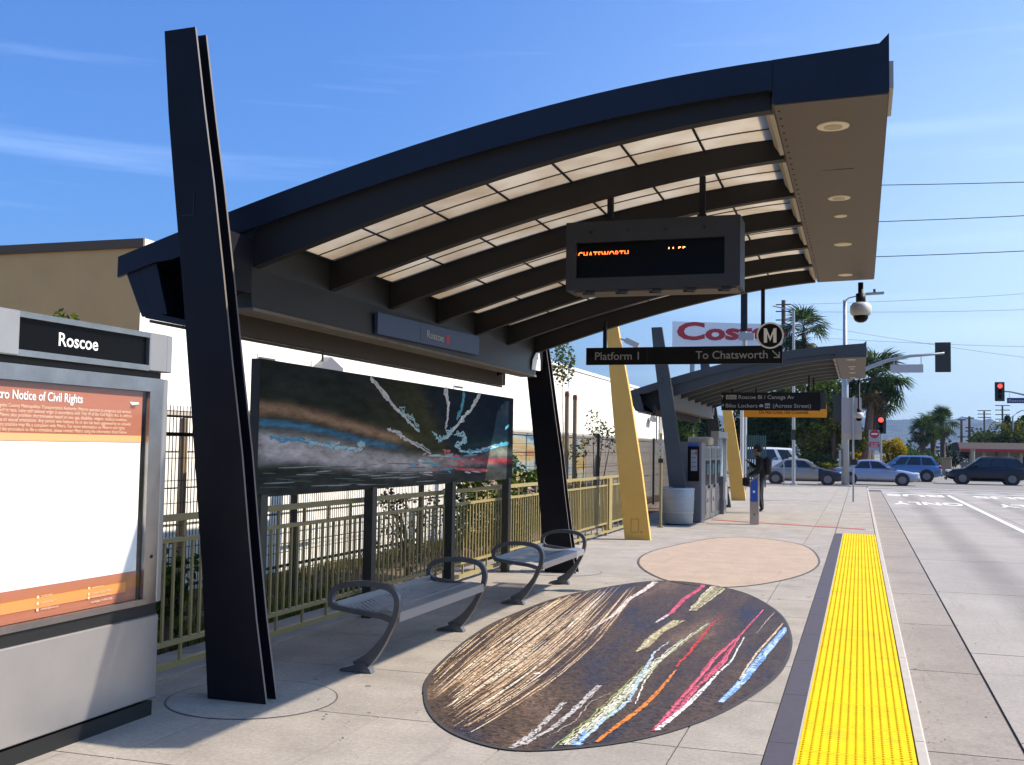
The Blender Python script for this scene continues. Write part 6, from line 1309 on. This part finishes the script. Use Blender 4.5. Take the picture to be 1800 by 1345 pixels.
# tall pole behind the display box, carrying the three wires
up = thing('utility_pole', 'tall steel utility pole with a dark box, behind the hanging display', 'utility pole', (at(1308, 800, 60).x, 60, -.3), 'utility poles')
x = at(1308, 800, 60).x; mb = MB(); mb.tube([(x, 60, -.3), (x, 60, 17.2)], [.16, .10], 12); mb.build('pole', 'galv', up)
q0, q1 = at(1302, 500, 60), at(1313, 583, 60); mb = MB(); mb.cbox(x - .18, x + .18, 59.7, 59.86, q1.z, q0.z + .2, .03); mb.build('dark_box', 'dark', up); mb = MB(); mb.box(x - .28, x + .55, 59.6, 59.85, q1.z - .5, q1.z - .12); mb.build('bracket', 'galv', up)
wires = []
for i, (yl, yr) in enumerate(((328, 312), (397, 371), (458, 433))):
    a = at(1308, yl, 60); b = at(1800, yr, 60); d = (b - a) * 2.2; pts = [a + d * (k_ / 12) + Vector((0, 0, -.25 * math.sin(PI * k_ / 12))) for k_ in range(13)]
    w_ = MB(); w_.tube([tuple(q) for q in pts], .022, 5, cap=False); w_.build('overhead_wire', 'blk', None, ['highest', 'middle', 'lowest'][i] + ' of the three dark wires crossing the sky right of the canopy', 'wire', 'overhead wires right of the canopy')
    mb = MB(); mb.box(a.x - .5, a.x + .5, 59.95, 60.05, a.z - .05, a.z + .05); mb.build('crossarm', 'galv', up)
u2 = thing('utility_pole', 'brown wooden utility pole left of the light pole', 'utility pole', (at(1377, 800, 120).x, 120, -.3), 'utility poles'); x2 = at(1377, 800, 120).x; zt2 = at(1377, 528, 120).z
mb = MB(); mb.tube([(x2, 120, -.3), (x2, 120, zt2)], [.28, .22], 10); mb.build('pole', 'wood_pole', u2)
for i, (yl, yr, rx) in enumerate(((536, 508, 1800), (548, 536, 1800), (563, 620, 1800), (590, 601, 1800))):
    a = at(1377, yl, 120); b = at(rx, yr, 120); d = (b - a) * 1.8; pts = [a + d * (k_ / 14) + Vector((0, 0, -.5 * math.sin(PI * k_ / 14))) for k_ in range(15)]
    w_ = MB(); w_.tube([tuple(q) for q in pts], .02, 4, cap=False); w_.build('overhead_wire', 'galv', None, ['topmost', 'second', 'downward sloping', 'lowest level'][i] + ' faint wire running right from the wooden pole', 'wire', 'faint wires from the wooden pole')
    mb = MB(); mb.box(x2 - .8, x2 + .8, 119.7, 119.8, a.z - .06, a.z + .06); mb.build('crossarm', 'wood_pole', u2)
# far transmission poles
for i, (a, top, arms, Y, lab) in enumerate([(1730, 722, (722, 728, 734), 300, 'far wooden transmission pole with three crossarms'), (1762, 713, (713, 721, 729, 737), 280, 'taller far transmission pole with four crossarms'), (1690, 737, (738, 768), 210, 'dark far pole left of the transmission poles'), (1704, 732, (735, 752, 758), 200, 'dark far pole carrying short brackets')]):
    q = at(a, top, Y); t = thing('transmission_pole', lab, 'power pole', (q.x, Y, -.3), 'distant power poles'); mb = MB(); mb.tube([(q.x, Y, -.3), (q.x, Y, q.z)], [.32, .2], 8); mb.build('pole', 'wood_pole', t)
    for yy in arms: z = at(a, yy, Y).z; hw = (1.6 if i < 2 else .7); mb = MB(); mb.box(q.x - hw, q.x + hw, Y - .3, Y - .2, z - .1, z + .1); mb.build('crossarm', 'wood_pole', t)
q = at(1780, 728, 150); t = thing('street_light', 'thin far street light curving right above the restaurant', 'street light', (q.x, 150, -.3)); mb = MB(); mb.tube([(q.x, 150, -.3), (q.x, 150, q.z - .3), (q.x + .6, 150, q.z + .2), tuple(at(1795, 722, 150)), tuple(at(1805, 721, 150))], [.12, .1, .07, .05, .05], 8); mb.build('pole', 'galv', t); mb = MB(); z = at(1803, 722, 150); mb.bar(z, z + Vector((1.0, 0, 0)), .3, .12); mb.build('luminaire', 'galv', t)

# ------------------------------------------------------------------ warehouse club sign board
cb = thing('club_sign_board', 'large white sign board with red COSTCO WHOLESALE lettering behind the platform sign', 'billboard', (at(1287, 800, 110).x, 110, -.3))
YB = 110; q0, q1 = at(1182, 565, YB), at(1393, 628, YB); qt = at(1393, 571, YB)
mb = MB(); mb.prism([(q0.x, q1.z), (q1.x, q1.z), (q1.x, qt.z), (q0.x, q0.z)], 'y', YB, YB + .8); mb.build('board', mat('board_white', (.84, .85, .87), .6), cb)
for xx in (q0.x + 2, q1.x - 2): mb = MB(); mb.tube([(xx, YB + .4, -.3), (xx, YB + .4, q1.z)], .25, 10); mb.build('post', 'galv', cb)
q = at(1189, 598, YB); q2 = at(1386, 598, YB); text('C', cb, 'red', (q.x, YB - .02, at(1189, 597, YB).z - .0), BX, BZ, 2.45, width=(at(1238, 600, YB).x - q.x), bold=.035, ex=.02)
qq = at(1240, 597, YB); text('ostco', cb, 'red', (qq.x, YB - .02, at(1240, 597, YB).z), BX, BZ, 2.2, width=q2.x - qq.x, bold=.04, ex=.02)
qq = at(1284, 608, YB); text('WHOLESALE', cb, 'red', (qq.x, YB - .02, at(1284, 622, YB).z), BX, BZ, 1.05, width=at(1388, 600, YB).x - qq.x, bold=.02, ex=.02)

# ------------------------------------------------------------------ restaurant and far furniture
rs = thing('restaurant', 'low brown roofed restaurant with red band and cream walls at the right', 'building', (at(1760, 830, 120).x, 120, -.3))
xl, xr = at(1698, 800, 120).x, at(1830, 800, 120).x; ze = at(1750, 794, 120).z; zr = at(1750, 778, 120).z
mb = MB(); mb.box(xl + 1.2, xr, 120.5, 130, -.3, ze); mb.build('wall', 'cream', rs)
mb = MB(); mb.prism([(119.2, ze), (122.2, zr), (130, zr), (131.5, ze)], 'x', xl - .6, xr + .5); mb.build('roof', 'roof_brown', rs)
mb = MB(); mb.box(xl - .6, xr + .5, 119.05, 119.195, ze - .05, ze + .25); mb.build('red_band', 'red', rs)
for k_ in range(8): xx = xl + .4 + k_ * 1.15; mb = MB(); mb.box(xx, xx + .22, 119.4, 119.6, -.3, ze - .02); mb.build('column', 'maroon' if k_ % 3 == 2 else 'cream', rs)
for k_ in range(6): xx = xl + 1.6 + k_ * 1.2; mb = MB(); mb.box(xx, xx + .8, 120.46, 120.497, .5, ze - .5); mb.build('window', 'carglass', rs)
for (a, b, c, d, Y, m_, lab, nm) in ((1654, 1673, 804, 822, 100, 'tan', 'tan masonry monument block below the palm cluster', 'monument_block'), (1690, 1702, 812, 823, 100, 'grey_box', 'small grey utility cabinet left of the restaurant', 'utility_cabinet'), (1708, 1714, 790, 830, 105, 'cream', 'narrow cream gate pier left of the restaurant', 'gate_pier')):
    q0, q1 = at(a, c, Y), at(b, d, Y); t = thing(nm, lab, nm.replace('_', ' '), ((q0.x + q1.x) / 2, Y, -.3)); mb = MB(); mb.cbox(q0.x, q1.x, Y, Y + .8, -.3, q0.z - .1, .04); mb.build('body', m_, t); mb = MB(); mb.box(q0.x - .06, q1.x + .06, Y - .06, Y + .86, q0.z - .099, q0.z); mb.build('cap', m_, t)
# teal picket fence beyond the far ochre column
tf = thing('teal_fence', 'dark teal picket fence behind the person and far ochre column', 'fence', (-4.7, 50, 0)); g0 = at(1313, 765, 50).z
for k_ in range(9): xx = at(1313 + k_ * 4, 800, 50).x; mb = MB(); mb.box(xx - .03, xx + .03, 50, 50.06, 0, g0); mb.build('picket', 'teal', tf)
x0_, x1_ = at(1311, 800, 50).x, at(1347, 800, 50).x
for z in (.3, g0 - .3): mb = MB(); mb.box(x0_, x1_, 50.061, 50.09, z, z + .06); mb.build('rail', 'teal', tf)
for i, (a, m_) in enumerate(((1304, 'offwhite'), (1309, 'galv'))):
    q = at(a, 800, 45 + i); t = thing('thin_pipe', ['white vertical pipe just right of the far ochre column', 'grey vertical pipe just right of the white pipe'][i], 'pipe', (q.x, 45 + i, 0)); mb = MB(); mb.tube([(q.x, 45 + i, 0), (q.x, 45 + i, 4.2)], .07, 10); mb.build('pipe', m_, t)

# ------------------------------------------------------------------ loose litter and gum marks
g = random.Random(77); mb = MB()
for i in range(480):
    if i % 3: x = g.choice([g.uniform(.37, .55), g.uniform(.37, 1.1)]); z = RZ + .004; y = g.uniform(3.5, 30)
    else: x = g.uniform(-4.4, -.5); z = .012; y = g.uniform(4, 24)
    s = g.uniform(.003, .012); a = g.uniform(0, 6.28); mb.add([(x + s * math.cos(a + q) * (1 if k_ % 2 else .5), y + s * math.sin(a + q), z + g.uniform(-.002, .004)) for k_, q in enumerate((0, 1.6, 3.1, 4.7))], [(0, 1, 2, 3)])
tag(mb.build('leaf_litter', mat('litter', (.10, .07, .045), .9), None, recalc=False), 'tiny dry leaf crumbs scattered over the paving and gutter', 'litter', kind='stuff')
mb = MB()
for i in range(70):
    x = g.uniform(-4.2, -.55); y = g.uniform(4.5, 22); r = g.uniform(.010, .024); n = 9
    if inside(mo, x, y): continue
    mb.add([(x + r * g.uniform(.7, 1.1) * math.cos(2*PI*q/n), y + r * g.uniform(.7, 1.1) * math.sin(2*PI*q/n), .0016 + i * 4e-6) for q in range(n)], [tuple(range(n))])
gm = mb.build('gum_spots', mat('gum', (.17, .15, .135), .9), plat, recalc=False); gm['kind'] = 'stuff'
# ------------------------------------------------------------------ haze
hz_ = bpy.data.materials.new('haze_air'); hz_.use_nodes = True; n = hz_.node_tree.nodes; n.clear(); o = n.new('ShaderNodeOutputMaterial'); v = n.new('ShaderNodeVolumePrincipled'); v.inputs['Color'].default_value = (.36, .60, 1, 1); v.inputs['Density'].default_value = .00012; v.inputs['Anisotropy'].default_value = .2
hz_.node_tree.links.new(v.outputs[0], o.inputs['Volume']); M['haze_air'] = hz_
mb = MB(); mb.box(-3100, 3600, -70, 3500, -2.4, 190); hz = mb.build('haze', 'haze_air', None, kind='stuff')
hz['label'] = 'pale blue air haze softening the far hills'
